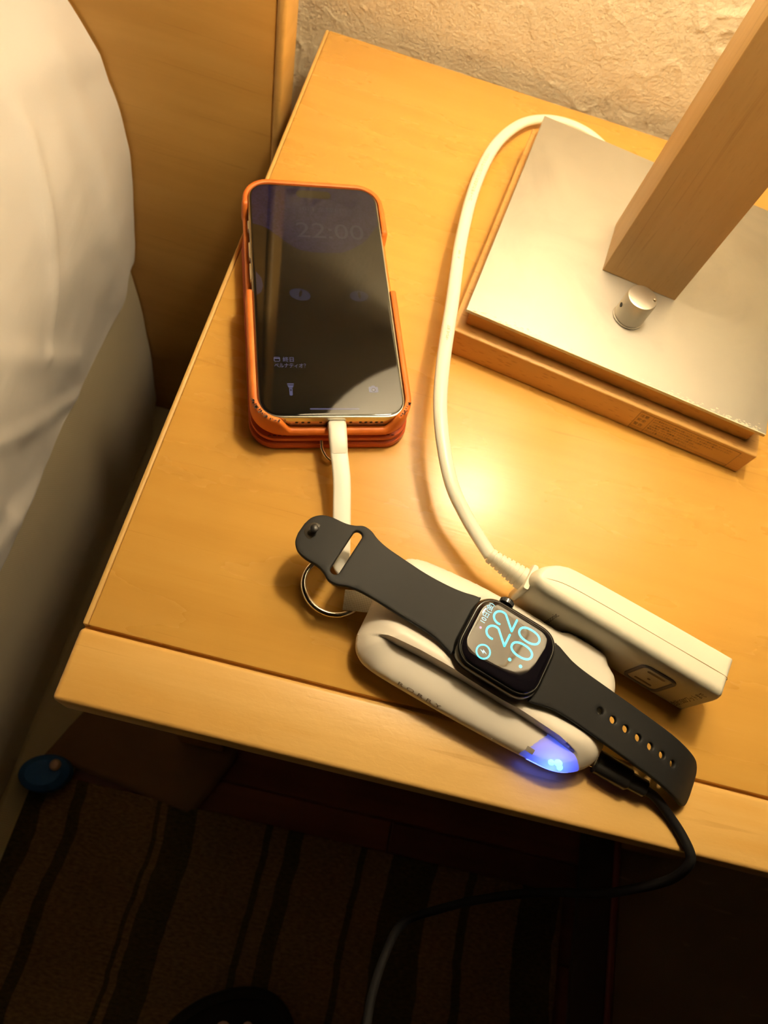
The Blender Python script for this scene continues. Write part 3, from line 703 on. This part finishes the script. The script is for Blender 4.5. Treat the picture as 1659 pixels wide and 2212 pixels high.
def vf(u, t):   # v coordinate on the recessed face, t=0 bottom, 1 = lip
    i = np.argmin((OBn[:, 0]-u)**2+.05*(OBn[:, 1]+33)**2); v0 = OBn[i, 1]
    return v0+.35+(float(np.interp(u, LIPU, LIPV))-v0-.75)*t
# light guide: the recessed face right of the button, with a glowing strip added below to throw blue on the table
def in_lens(p):
    d = math.sqrt(((OBn[:, 0]-p.x)**2+(OBn[:, 1]-p.y)**2).min()); z_, q = bank_z(p.x, p.y)
    return p.x > 27.5+.55*d and q
lm = {}; LV = []; LF = []
def lv(k_):
    if k_ not in lm: lm[k_] = len(LV); LV.append((BV[k_][0], BV[k_][1]-.00006, BV[k_][2]+.00008))
    return lm[k_]
for f in F2:
    if all(V2[q].x > 27 and V2[q].y < -11 for q in f) and in_lens(sum((V2[q] for q in f), Vector((0, 0)))/3): LF.append(tuple(lv(q) for q in f))
mesh('led_lens', LV, LF, M['lens'], bk, True)
LV = []; LF = []
sel = [i for i in range(NB) if 32 < OB[i].x < 51 and OB[i].y < -20]
for i in sel:
    j = (i+1) % NB
    if j not in sel: continue
    prof_ = [(0, 9.5), (.04, 8.4), (.2, 7.3), (.8, 4.9)]
    for (d0, z0), (d1, z1) in zip(prof_, prof_[1:]):
        b = len(LV)
        for q, dd_, zz_ in ((i, d0, z0), (j, d0, z0), (j, d1, z1), (i, d1, z1)): LV.append(((OBn[q, 0]-NRn[q, 0]*(dd_-.1))*MM, (OBn[q, 1]-NRn[q, 1]*(dd_-.1))*MM, zz_*MM))
        LF.append((b, b+1, b+2, b+3))
mesh('led_glow_strip', LV, LF, mat('led_strip_glow', (.3, .3, .8), .3, emit=(.06, .11, 1.0), estr=7.0), bk, True)
front_patch('battery_button', lambda a, b: (30.2-1.6+3.6*a, vf(30.2, .12)+.2+1.9*b), 6, 4, mat('button_grey', (.38, .33, .28), .4), .22)
for cu, tt, ru in ((40.6, .20, 1.5), (43.2, .30, 1.9), (44.9, .16, 1.5)):
    front_patch('led_dot', lambda a, b: (cu+ru*(a*.0+1)*(.98*b)*math.cos(2*math.pi*a), vf(cu, tt)+ru*.62*b*math.sin(2*math.pi*a)), 16, 3, M['led'], .26)
# lettering on the lower face, wrapped on the slope
o_ = text('brand_print', 'R O R R Y', 2.3*MM, mat('print_grey', (.27, .21, .15), .6), None, (0, 0, 0), (1, 0, 0), (0, 1, 0), extr=.00001, width=20.5*MM)
for v in o_.data.vertices:
    u = -31.2+v.co.x/MM; vv = vf(u, 0)+.25+v.co.y/MM*.7; p = on_front(u, vv); v.co = p+Vector((0, -.7, .7))*.00016
o_.parent = bk
# strap loop + split ring at the left end
sl = spline([(-51, -4.0, 5.4), (-57.5, -6.8, 5.6), (-62, -9.0, 5.5), (-66.0, -10.8, 5.2), (-69.2, -12.2, 4.4)], 6)
strapm = mat('woven_strap', (.74, .68, .56), .8); kk = N(strapm); q = kk.n('ShaderNodeTexChecker'); kk.l(kk.coord((1, 1, 1)), 0, q, 0); q.inputs['Scale'].default_value = 1400; q.inputs[1].default_value = (.84, .79, .68, 1); q.inputs[2].default_value = (.72, .66, .54, 1); kk.l(q, 0, kk.b, 'Base Color')
flat_ribbon('strap', [Vector(p)*MM for p in sl], 9.5*MM, .9*MM, strapm, bank)
rc = Vector((-76.2, -8.6, 2.9)); 
for dz in (0,):
    tube('split_ring', [(( rc.x+14.2*math.cos(2*math.pi*i/60))*MM, (rc.y+13.2*math.sin(2*math.pi*i/60))*MM, (rc.z+.5*math.cos(2*math.pi*i/60))*MM) for i in range(60)], 1.45*MM, M['chrome'], bank, rz=1.7*MM, n=14, closed=True)

# ================================================================== BLACK CHARGING CABLE
bc = empty('black_cable', (.1736, -.3956, 0), PA, 'black charging cable plugged into the bank and hanging over the table edge', 'cable')
def plug(name, u0, u1, wd, ht, m, z=6.2, v0=-15.2, v1=-14.6, nose=.0):
    rings = []; 
    for t, s_ in ((0, .86), (.03, 1), (.93, 1), (1, .82)):
        u = u0+(u1-u0)*t; v = v0+(v1-v0)*t
        rings.append([(u*MM, (v+a*s_)*MM, (z+b*s_)*MM) for a, b in rrect(wd, ht, ht*.45, 5)])
    return ring_loft(name, rings, m, bc, auto=40)
plug('connector_tip', 57.0, 60.2, 8.0, 2.8, M['chrome'])
plug('plug_body', 60, 76.5, 10.6, 6.4, M['black'])
plug('strain_relief', 76.0, 84.6, 7.6, 5.0, M['black'], v0=-14.7, v1=-14.2, z=6.0)
kc = [(.2490, -.4348, .0058), (.2555, -.4370, .0045), (.2630, -.4425, .0026), (.2690, -.4488, .0024), (.2733, -.4560, .0026), (.2738, -.4606, -.0005), (.2735, -.4655, -.0100), (.2715, -.4690, -.0200), (.2665, -.4730, -.0320), (.2600, -.4768, -.0420), (.2530, -.4790, -.0490), (.2420, -.4812, -.0560), (.2262, -.4860, -.0680), (.2080, -.4940, -.0830), (.1950, -.5010, -.0920), (.1825, -.5075, -.0950), (.1745, -.5130, -.0880), (.1690, -.5210, -.0780), (.1640, -.5340, -.0680), (.1610, -.5480, -.0560), (.1600, -.575, -.035), (.162, -.62, .0), (.17, -.68, .03)]
tube('cord', to_local(bc, spline(kc, 7)), .0021, M['blackcable'], bc, n=12)

# ================================================================== PHONE, CASE, WALLET
PHX, PHY, PHA = .0549, -.2376, .3235
ph = empty('smartphone', (PHX, PHY, 0), PHA, 'smartphone with a dim dark lock screen, lying in the orange leather case', 'smartphone')
PW, PH_ = 70.6, 146.6
slab('frame', PW, PH_, 11.5, [(1.2, 14.0), (.3, 14.3), (0, 15.2), (0, 20.8), (.3, 21.6), (.9, 21.9)], M['frame'], ph, n=10, sup=True)
slab('glass_edge', PW-1.6, PH_-1.6, 10.8, [(.0, 21.7), (.15, 22.0), (.5, 22.15)], M['bezel'], ph, n=10, sup=True)
scr = slab('screen', PW-2.6, PH_-2.6, 10.2, [(0, 22.0), (.0, 22.16), (.15, 22.2), (1.0, 22.2)], M['glass'], ph, n=10, sup=True)
ZS = 22.23
# antenna line, speaker holes, port details on the lower edge (face y = -73.3)
def bot(name, cx, cz, w_, h_, m):
    s_ = slab(name, w_, h_, min(w_, h_)*.48, [(0, 0), (0, .06)], m, ph, n=4); s_.matrix_local = Matrix.Translation((cx*MM, -PH_/2*MM+.00002, cz*MM)) @ Matrix.Rotation(math.pi/2, 4, 'X'); return s_
for cx in (-17.6, -14.7, -11.8): bot('speaker_hole', cx, 17.6, 1.5, 1.5, M['hole'])
for cx in (12.9, 15.5, 18.1, 20.7, 23.3): bot('speaker_hole', cx, 17.6, 1.5, 1.5, M['hole'])
bot('screw', -6.2, 17.6, 1.5, 1.5, M['bezel']); bot('screw', 8.2, 17.6, 1.5, 1.5, M['bezel'])
bot('charging_port', 1.2, 17.6, 9, 3, M['hole'])
for sx in (-1,): bot('antenna_line', sx*23.2, 18, 1.0, 5.6, mat('antenna_grey', (.5, .48, .40), .5))
for yy, hh in ((45, 6), (28, 10.5), (14, 10.5)):
    slab('side_button', .9, hh, .4, [(0, 16.4), (0, 19.6), (.2, 19.8)], M['frame'], ph, cx=-35.5, cy=yy, n=3)
def polyp(name, P, m, z=ZS, parent=scr):
    return mesh(name, [(a*MM, b*MM, z*MM) for a, b in P], [tuple(range(len(P)))], m, parent, False)
# wallpaper glow: dark head shape against a dim blue top
arc = [(p.x, p.y) for p in spline([(-33.6, 43.8, 0), (-27, 41.5, 0), (-20.9, 36.1, 0), (-11.8, 28.3, 0), (-4.6, 26.4, 0), (4, 26.0, 0), (12.5, 26.9, 0), (20, 31, 0), (25.8, 35.9, 0), (30, 42, 0), (33.6, 47.2, 0)], 4)]
topo = [(a, b) for a, b in srect(PW-3.6, PH_-3.6, 9.8, 8) if b > 50]
topo.sort(key=lambda p: math.atan2(p[1]-40, p[0]))
wp = polyp('wallpaper_glow', arc+topo, M['ph_wall'], ZS-.02)
def blob(cx, cy, rx, ry, n=28, a0=0, pw=1.0): return [(cx+rx*math.cos(t)*math.cos(a0)-ry*math.sin(t)*math.sin(a0), cy+rx*math.cos(t)*math.sin(a0)+ry*math.sin(t)*math.cos(a0)) for t in (2*math.pi*i/n for i in range(n))]
for cx, cy, rx, ry, a0, mm in ((-11.7, -1.8, 5.4, 3.7, -.25, M['ph_dim']), (18.5, -1.6, 4.8, 3.4, .05, M['ph_dim'])):
    e_ = blob(cx, cy, rx, ry, 28, a0); pu = blob(cx+.3, cy+.6, .75, 2.2, 16, a0)
    polyp('wallpaper_eye', e_, mm, ZS-.01); polyp('wallpaper_pupil', pu, M['glass'], ZS+.0)
polyp('wallpaper_glow', [(-33.2, 12), (-30.5, 8), (-29.8, 3), (-31, -1), (-33.2, -3)], M['ph_dim'], ZS-.02)
tx = lambda s, sz, x_, y_, m, width=None: text('lock_screen_text', s, sz*MM, m, scr, (x_*MM, y_*MM, ZS*MM), (1, 0, 0), (0, 1, 0), extr=.000004, width=width*MM if width else None)
tx('終日', 3.0, -22.6, -42.2, M['ph_ico'], 5.2); tx('ベルナティオ？', 3.0, -26.8, -45.7, M['ph_ico'], 15)
tx('22:00', 15, -11.5, 36, M['ph_clock'], 36); tx('10日 金曜日', 3.6, -9, 54.6, M['ph_clock'], 22)
V = []; F = []
stroke(V, F, [(a*MM, b*MM) for a, b in rrect(2.6, 2.3, .4, 3, -25.3, -41.1)], .3*MM, ZS*MM, closed=True)
stroke(V, F, [(-26.3*MM, -40.6*MM), (-24.3*MM, -40.6*MM)], .5*MM, ZS*MM)
mesh('calendar_icon', V, F, M['ph_ico'], scr, False)
polyp('home_bar', rrect(23.6, .75, .35, 4, .4, -68.7), M['ph_ico'])
V = []; F = []
def addp(P, z=ZS):
    b = len(V); V.extend([(a*MM, c*MM, z*MM) for a, c in P]); F.append(tuple(range(b, b+len(P))))
addp([(-21.2, -54.7), (-18.1, -54.7), (-18.1, -55.3), (-21.2, -55.3)]); addp([(-21.2, -55.7), (-18.1, -55.7), (-18.8, -57.1), (-20.5, -57.1)]); addp([(-20.4, -57.3), (-18.9, -57.3), (-18.9, -61.1), (-19.2, -61.4), (-20.1, -61.4), (-20.4, -61.1)])
fl_ = mesh('torch_icon', V, F, M['ph_ico'], scr, False)
polyp('icon_hole', blob(-19.65, -58.4, .35, .6, 12), M['glass'], ZS+.01)
V = []; F = []
addp(rrect(4.6, 3.2, .6, 4, 20.1, -57.9)); addp([(18.9, -56.4), (21.3, -56.4), (20.8, -55.6), (19.4, -55.6)])
mesh('camera_icon', V, F, mat('phone_icon_pale', (.06, .06, .06), .3, emit=(.5, .48, .7), estr=.22), scr, False)
V = []; F = []; stroke(V, F, [(a*MM, b*MM) for a, b in blob(20.1, -58.0, .85, .85, 18)], .35*MM, (ZS+.01)*MM, closed=True); mesh('icon_lens', V, F, M['glass'], scr, False)
# pill at the top and front camera lens
polyp('camera_island', rrect(19, 5.4, 2.7, 6, 0, 66.6), mat('island_black', (.02, .016, .008), .08), ZS-.005)

# leather case
cs = empty('phone_case', (PHX, PHY, 0), PHA, 'orange leather phone case around the smartphone, scorched black at its lower corners', 'phone case')
def case_perim(w_, h_, r, n=12):
    P = rrect(w_, h_, r, n); out = []
    for i in range(len(P)):
        a = P[i]; b = P[(i+1) % len(P)]; L = math.dist(a, b); k_ = max(1, int(L/1.2))
        for q in range(k_): out.append((a[0]+(b[0]-a[0])*q/k_, a[1]+(b[1]-a[1])*q/k_))
    return out
base = case_perim(71.2, 147.2, 12)
nb = len(base); rings = [[], [], [], [], [], [], []]
for i in range(nb):
    ax, ay = base[i-1]; bx, by = base[(i+1) % nb]; l = math.hypot(bx-ax, by-ay); nx, ny = (by-ay)/l, -(bx-ax)/l
    x_, y_ = base[i]; top = 22.7; thick = 3.0
    if x_ < -30: c = S(y_, 0, 3)*(1-S(y_, 54, 58)); top -= c*7.0; thick -= c*.5
    if x_ > 30: c = S(y_, 3, 5)*(1-S(y_, 39.5, 42)); top -= c*7.0; thick -= c*.5
    if y_ < -60: c = S(x_, -26.5, -20)*(1-S(x_, 25, 31)); top -= c*7.9; thick += .3*c
    if y_ > 60: thick = 2.6
    if y_ < -60: thick += 0
    for k_, (d, z) in enumerate(((.0, 13.2), (.0, top-.5), (thick*.35, top), (thick*.8, top-.35), (thick, top-1.6), (thick*1.05, 12.0), (thick*.6, 10.6))):
        rings[k_].append(((x_+nx*d)*MM, (y_+ny*d)*MM, z*MM))
ring_loft('shell', rings, M['leather'], cs, auto=60)
# wallet panels under the case
wl = slab('wallet_panel', 77.5, 134, 13, [(1.2, 5.8), (.3, 6.4), (0, 7.6), (.2, 8.8), (1.4, 9.6)], M['leather2'], cs, cy=-10.3)
wl2 = slab('wallet_panel', 78.5, 135, 13, [(1.2, .1), (.3, .6), (0, 2.4), (.2, 4.4), (1.4, 5.3)], M['leather2'], cs, cy=-10.6)
slab('back_shell', 73, 149, 13, [(.8, 9.7), (0, 10.4), (0, 13.0), (.6, 13.6)], M['leather'], cs)
# stitches along the wallet's lower lip
for i in range(26):
    u = -30+60*i/25; 
    s_ = box('stitch', (u-.75)*MM, (u+.75)*MM, (-75.9)*MM, (-75.45)*MM, 9.4*MM, 9.85*MM, M['thread'], wl)
# black worn speckle on the lower corners of the case
V = []; F = []
for i in range(75):
    if rng.random() < .68: a = math.radians(rng.uniform(188, 262)); cx, cy = -23.6, -61.6
    else: a = math.radians(rng.uniform(300, 345)); cx, cy = 23.6, -61.6
    rr_ = 12+rng.uniform(1.2, 2.6); x_, y_ = cx+rr_*math.cos(a), cy+rr_*math.sin(a)
    zz = 22.78 if (math.degrees(a) % 360 < 235 or math.degrees(a) % 360 > 305) else 22.6
    if -26.5 < x_ < 31 and y_ < -60: zz = 22.76-7.9*S(x_, -26.5, -20)*(1-S(x_, 25, 31))
    b = len(V); s1, s2 = rng.uniform(.15, .42), rng.uniform(.3, .9)
    for q in range(6):
        t = 2*math.pi*q/6; e1, e2 = s1*math.cos(t)*rng.uniform(.6, 1.2), s2*math.sin(t)*rng.uniform(.6, 1.2)
        V.append(((x_-math.sin(a)*e1+math.cos(a)*e2)*MM, (y_+math.cos(a)*e1+math.sin(a)*e2)*MM, zz*MM))
    F.append(tuple(range(b, b+6)))
w_ = mesh('scorch_marks', V, F, M['scorch'], cs, False); w_['kind'] = 'stuff'
# D ring below the connector
dr_ = spline([(-4.2, -74.0, 7.5), (-4.9, -78, 6.0), (-4.6, -81.0, 4.8), (-2.6, -84.6, 3.6), (0, -86.0, 3.2), (2.6, -84.6, 3.6), (5.8, -80.0, 5.2), (6.2, -77, 6.4), (5.6, -74, 7.5)], 5, True)
tube('d_ring', [Vector(p)*MM for p in dr_], .85*MM, M['chrome'], cs, n=12, closed=True)

# ================================================================== WHITE FLAT CABLE phone -> bank
wc_ = empty('white_cable', (PHX, PHY, 0), PHA, 'flat white charging cable running from the phone to the charging bank', 'cable')
phM = Matrix.Translation((PHX, PHY, 0)) @ Matrix.Rotation(PHA, 4, 'Z')
cn = []
for (y_, w_, h_, z_) in ((-72.6, 7.2, 3.2, 17.6), (-73.6, 8.4, 4.4, 17.5), (-75, 8.8, 4.9, 17.3), (-82, 8.7, 4.6, 16.8), (-87.5, 8.4, 3.6, 16.2), (-89.6, 8.0, 2.6, 15.9)):
    cn.append([((1.4+a)*MM, y_*MM, (z_+b)*MM) for a, b in rrect(w_, h_, 1.5, 5)])
ring_loft('connector', cn, M['cable'], wc_, auto=40)
ps = phM @ Vector((1.4*MM, -88.5*MM, 16.0*MM))
wpts = [tuple(ps), (.0888, -.3330, .0140), (.0925, -.3470, .0118), (.0955, -.3590, .0100), (.0975, -.3672, .0085), (.0995, -.3722, .0068), (.1045, -.3745, .0056), (.1120, -.3742, .0056), (.1205, -.3735, .0062)]
flat_ribbon('strap_cable', to_local(wc_, spline(wpts, 7)), lambda t: (8.3-1.4*S(t, .55, .9))*MM, 2.3*MM, M['cable'], wc_)

# ================================================================== SMARTWATCH
WZ = 19.1
wt = empty('smartwatch', (.1736, -.3956, 0), PA, 'smartwatch with a cyan 22:00 face and black rubber band, charging on the bank', 'watch')
CW, CH = 40.0, 34.0
slab('case', CW, CH, 11.0, [(8, WZ-.1), (4.0, WZ+.5), (1.4, WZ+1.6), (.35, WZ+2.9), (0, WZ+4.6), (.05, WZ+6.4), (.45, WZ+8.0), (1.1, WZ+8.9), (1.45, WZ+9.15), (1.75, WZ+9.05)], M['case'], wt, n=16, sup=True, auto=60)
gl = []
for d, z in ((1.75, 8.6), (1.8, 9.2), (2.0, 9.75), (2.5, 10.25), (3.3, 10.58), (4.4, 10.76), (5.8, 10.83), (7.0, 10.85), (8.4, 10.85)): gl.append((d, WZ+z))
gls = slab('glass', CW, CH, 11.0, gl, M['wglass'], wt, n=16, sup=True, auto=80)
lathe('crown', [(.0001, 0), (.0026, 0), (.0031, .0004), (.0031, .0021), (.0027, .0026), (.0001, .0026)], M['case'], wt, loc=(-.0078, .0172, (WZ+5.6)*MM), axis='Y', n=40, auto=30)
cr_ = bpy.data.objects['crown']
for i in range(36):
    a = 2*math.pi*i/36; c_, s_ = math.cos(a), math.sin(a); x_, z_ = -.0078+.0032*c_, (WZ+5.6)*MM+.0032*s_
    r_o = mesh('crown_ridge', [(x_-s_*.00009-c_*.0001, .0176, z_+c_*.00009-s_*.0001), (x_+s_*.00009-c_*.0001, .0176, z_-c_*.00009-s_*.0001), (x_+s_*.00009+c_*.0001, .0176, z_-c_*.00009+s_*.0001), (x_-s_*.00009+c_*.0001, .0176, z_+c_*.00009+s_*.0001),
                               (x_-s_*.00009-c_*.0001, .0192, z_+c_*.00009-s_*.0001), (x_+s_*.00009-c_*.0001, .0192, z_-c_*.00009-s_*.0001), (x_+s_*.00009+c_*.0001, .0192, z_-c_*.00009+s_*.0001), (x_-s_*.00009+c_*.0001, .0192, z_+c_*.00009+s_*.0001)],
                [(0, 1, 2, 3), (4, 5, 6, 7), (0, 1, 5, 4), (1, 2, 6, 5), (2, 3, 7, 6), (3, 0, 4, 7)], M['case'], cr_, False)
# face: drawn in (u,v) mm; the watch's up is -u and its right is +v
def wz(u, v):
    d = min(CW/2-abs(u), CH/2-abs(v)); 
    for (d0, z0), (d1, z1) in zip(gl, gl[1:]):
        if d <= d1: return z0+(z1-z0)*max(0, (d-d0)/(d1-d0))
    return gl[-1][1]
def wdraw(name, strokes, wd, m):
    V = []; F = []
    for pts_, closed in strokes: stroke(V, F, pts_, wd, 0, closed=closed)
    V = [(a*MM, b*MM, (wz(a, b)+.05)*MM) for a, b, _ in V]
    return mesh(name, V, F, m, gls, False)
def two(u0, v0, h=9.6, w_=5.6):
    """digit two, top at u0, left at v0"""
    r = w_/2; P = [(u0+r*1.12+math.sin(t)*-r*1.12, v0+r-math.cos(t)*r) for t in [(-18+i*9)*math.pi/180 for i in range(23)]]
    P = [(u0+r*1.1-r*1.1*math.sin(math.radians(t)), v0+r-r*math.cos(math.radians(t))) for t in range(-12, 206, 9)]
    P.append((u0+h, v0+.15)); 
    k_ = [(u0+h, v0+.15), (u0+h, v0+w_+.1)]
    return [(P, False), (k_, False)]
def zero(u0, v0, h=9.4, w_=5.6):
    P = [];
    for i in range(40):
        t = 2*math.pi*i/40; c_, s_ = math.cos(t), math.sin(t)
        P.append((u0+h/2-h/2*math.copysign(abs(c_)**.9, c_), v0+w_/2+w_/2*math.copysign(abs(s_)**.9, s_)))
    return [(P, True)]
wdraw('digit', two(-11.1, -1.5), .95, M['cyan']); wdraw('digit', two(-11.1, 5.9), .95, M['cyan'])
wdraw('digit', zero(1.1, -1.9), .95, M['cyan']); wdraw('digit', zero(1.3, 5.6), .95, M['cyan'])
V = []; F = []
for cu, cv in ((2.9, -5.2), (8.1, -5.3)):
    b = len(V); V += [((cu+.75*math.cos(i*math.pi/8))*MM, (cv+.75*math.sin(i*math.pi/8))*MM, (wz(cu, cv)+.05)*MM) for i in range(16)]; F.append(tuple(range(b, b+16)))
mesh('colon', V, F, M['cyan'], gls, False)
wdraw('charge_ring', [(blob(-8.2, -8.3, 2.9, 2.9, 40), True)], .72, M['cyan'])
bolt = [(-9.9, -8.0), (-7.8, -9.1), (-8.0, -8.3), (-6.4, -8.5), (-8.6, -7.4), (-8.4, -8.2)]
mesh('charge_bolt', [(a*MM, b*MM, (wz(a, b)+.06)*MM) for a, b in bolt], [(0, 1, 2), (0, 2, 5), (3, 4, 5), (3, 5, 2)], M['cyanw'], gls, False)
dt = text('date_text', '10日(金)', 3.1*MM, M['cyanw'], None, (0, 0, 0), (1, 0, 0), (0, 1, 0), extr=.000001, width=9.6*MM)
for v in dt.data.vertices: u, vv = -13.0-v.co.y/MM, 2.2+v.co.x/MM; v.co = (u*MM, vv*MM, (wz(u, vv)+.06)*MM)
dt.parent = gls
mesh('notice_dot', [((-13.7+.55*math.cos(i*math.pi/6))*MM, (.2+.55*math.sin(i*math.pi/6))*MM, (wz(-13.7, .2)+.05)*MM) for i in range(12)], [tuple(range(12))], M['pink'], gls, False)
WT = Matrix.Translation((0, 0, WZ*MM+.0003)) @ Matrix.Rotation(math.radians(0), 4, 'X') @ Matrix.Rotation(math.radians(0.0), 4, 'Y') @ Matrix.Translation((0, 0, -WZ*MM))
for o in wt.children: o.matrix_local = WT @ o.matrix_local
# --- bands: flat outline -> triangulated -> laid along a curve
def arclen(P):
    A = [0]
    for a, b in zip(P, P[1:]): A.append(A[-1]+(b-a).length)
    return A
def band(name, outline, holes, curve, vc, th=2.3, sgn=1, m=None, step=1.6):
    """outline/holes in (s, v) mm, curve = [(u,z)] from the case outwards, vc(s) centre line shift"""
    C_ = spline([(a, 0, b) for a, b in curve], 12); A = arclen(C_)
    def at(s):
        s = min(max(s, 0), A[-1]-1e-4); i = max(0, np.searchsorted(A, s, side='right')-1); f_ = (s-A[i])/(A[i+1]-A[i]); p = C_[i].lerp(C_[i+1], f_)
        a = C_[max(i-2, 0)]; b = C_[min(i+3, len(C_)-1)]; t = (b-a).normalized(); return p, Vector((-t.z, 0, t.x))*sgn
    def place(s, v, h):
        e = 0
        p, n_ = at(s)
        if s > A[-1]: p = p+(C_[-1]-C_[-2]).normalized()*(s-A[-1])
        q = p+n_*h; return (q.x*MM, (v+vc(s))*MM, q.z*MM)
    def inset(P, d):
        n = len(P); out = []
        for i in range(n):
            ax, ay = P[i-1]; bx, by = P[(i+1) % n]; tx_, ty_ = bx-ax, by-ay; l = math.hypot(tx_, ty_) or 1; out.append((P[i][0]-ty_/l*d, P[i][1]+tx_/l*d))
        return out
    def area(P): return sum(P[i-1][0]*P[i][1]-P[i][0]*P[i-1][1] for i in range(len(P)))/2
    if area(outline) < 0: outline = outline[::-1]
    holes = [h if area(h) < 0 else h[::-1] for h in holes]
    loops = [outline]+holes; ins = [inset(L, .55) for L in loops]
    pts = []; ed = []; starts = []
    for L in ins:
        b = len(pts); starts.append(b); pts += [Vector(p) for p in L]; ed += [(b+i, b+(i+1) % len(L)) for i in range(len(L))]
    arr = np.array([[p.x, p.y] for p in pts]); s0, s1 = arr[:, 0].min(), arr[:, 0].max(); v0, v1 = arr[:, 1].min(), arr[:, 1].max()
    s_ = s0
    while s_ < s1:
        v_ = v0
        while v_ < v1:
            if ((arr[:, 0]-s_)**2+(arr[:, 1]-v_)**2).min() > .6 and inside((s_, v_), ins[0]) and not any(inside((s_, v_), h) for h in ins[1:]): pts.append(Vector((s_, v_)))
            v_ += step
        s_ += step
    V2, E2, F2, ov, oe, of = delaunay_2d_cdt(pts, ed, [], 1, 1e-6)
    mp_ = {}
    for k_, src in enumerate(ov):
        for q in src: mp_[q] = k_
    F2 = [f for f in F2 if inside(tuple(sum((V2[i] for i in f), Vector((0, 0)))/3), ins[0]) and not any(inside(tuple(sum((V2[i] for i in f), Vector((0, 0)))/3), h) for h in ins[1:])]
    n2 = len(V2); V = [place(p.x, p.y, 0) for p in V2]+[place(p.x, p.y, -th) for p in V2]
    F = [tuple(f) for f in F2]+[tuple(i+n2 for i in reversed(f)) for f in F2]
    for L, I, b in zip(loops, ins, starts):
        n = len(L); a0 = len(V)
        mid = inset(L, .16)
        for p in mid: V.append(place(p[0], p[1], -.16))
        a1 = len(V)
        for p in L: V.append(place(p[0], p[1], -.6))
        a2 = len(V)
        for p in L: V.append(place(p[0], p[1], -th+.5))
        for i in range(n):
            j = (i+1) % n; F.append((mp_[b+i], mp_[b+j], a0+j, a0+i)); F.append((a0+i, a0+j, a1+j, a1+i)); F.append((a1+i, a1+j, a2+j, a2+i)); F.append((a2+i, a2+j, mp_[b+j]+n2, mp_[b+i]+n2))
    return mesh(name, V, F, m or M['wrubber'], wt, True, 50), place
def circ(cx, cy, rx, ry, n=20): return [(cx+rx*math.cos(2*math.pi*i/n), cy+ry*math.sin(2*math.pi*i/n)) for i in range(n)]
# right part with seven holes
half = [(0, 14.3), (2.5, 14.0), (6, 12.9), (11, 11.6), (18, 11.0), (30, 10.9), (60, 10.9), (82, 10.9), (88, 10.2), (91, 7.6), (92, 3.5)]
hp_ = [(p.x, p.y) for p in spline([(a, b, 0) for a, b in half], 5)]
out_r = hp_+[(a, -b) for a, b in reversed(hp_)]
crv_r = [(18.6, 24.6), (22, 24.3), (30, 23.3), (48, 21.2), (66, 19.0), (80, 16.4), (90, 13.2), (98, 8.9), (104.0, 3.6), (106.4, 1.4)]
br, plr = band('band', out_r, [circ(30.2+6.72*i, 0, 1.55, 1.55) for i in range(7)], crv_r, lambda s: .2-.9*S(s, 10, 60)-.9*S(s, 60, 92))
# left part with the long slot and the pin tab
lh = [(0, 14.3), (3, 13.8), (8, 12.4), (15, 11.5), (28, 11.2), (44, 11.6), (51, 12.8), (55.5, 14.6), (59.5, 14.8), (63, 12.9), (67, 11.7), (73, 11.3), (77.5, 10.0), (80.8, 6.8), (82.0, 2.5)]
lp = [(p.x, p.y) for p in spline([(a, b, 0) for a, b in lh], 5)]
out_l = lp+[(a, -b) for a, b in reversed(lp)]
slot = rrect(4.2, 22.6, 2.0, 6, 59.6, 0)
bl, pll = band('band', out_l, [slot], [(-18.6, 24.6), (-22, 24.4), (-40, 25.2), (-60, 26.6), (-80, 26.4), (-101, 24.6)], lambda s: .2-1.0*S(s, 5, 30)-.4*S(s, 60, 82), sgn=-1)
# pin on the tab
pc_ = Vector(pll(78.0, 2.0, .03))
lathe('pin_disc', [(.0001, .0), (.0040, .0), (.0043, -.00015)], M['smoke'], wt, loc=tuple(pll(76.2, 1.2, .05)), n=28)
px_ = pll(76.6, 1.4, 0)
lathe('pin', [(.0001, -.0002), (.0016, -.0002), (.0012, .0003), (.0009, .0009), (.0009, .0024), (.0013, .0028), (.0018, .0031), (.0018, .0034), (.0013, .0037), (.0001, .0038)], M['black'], wt, loc=px_, n=24)
for o in (br, bl): o['label'] = 'matte black rubber band half'
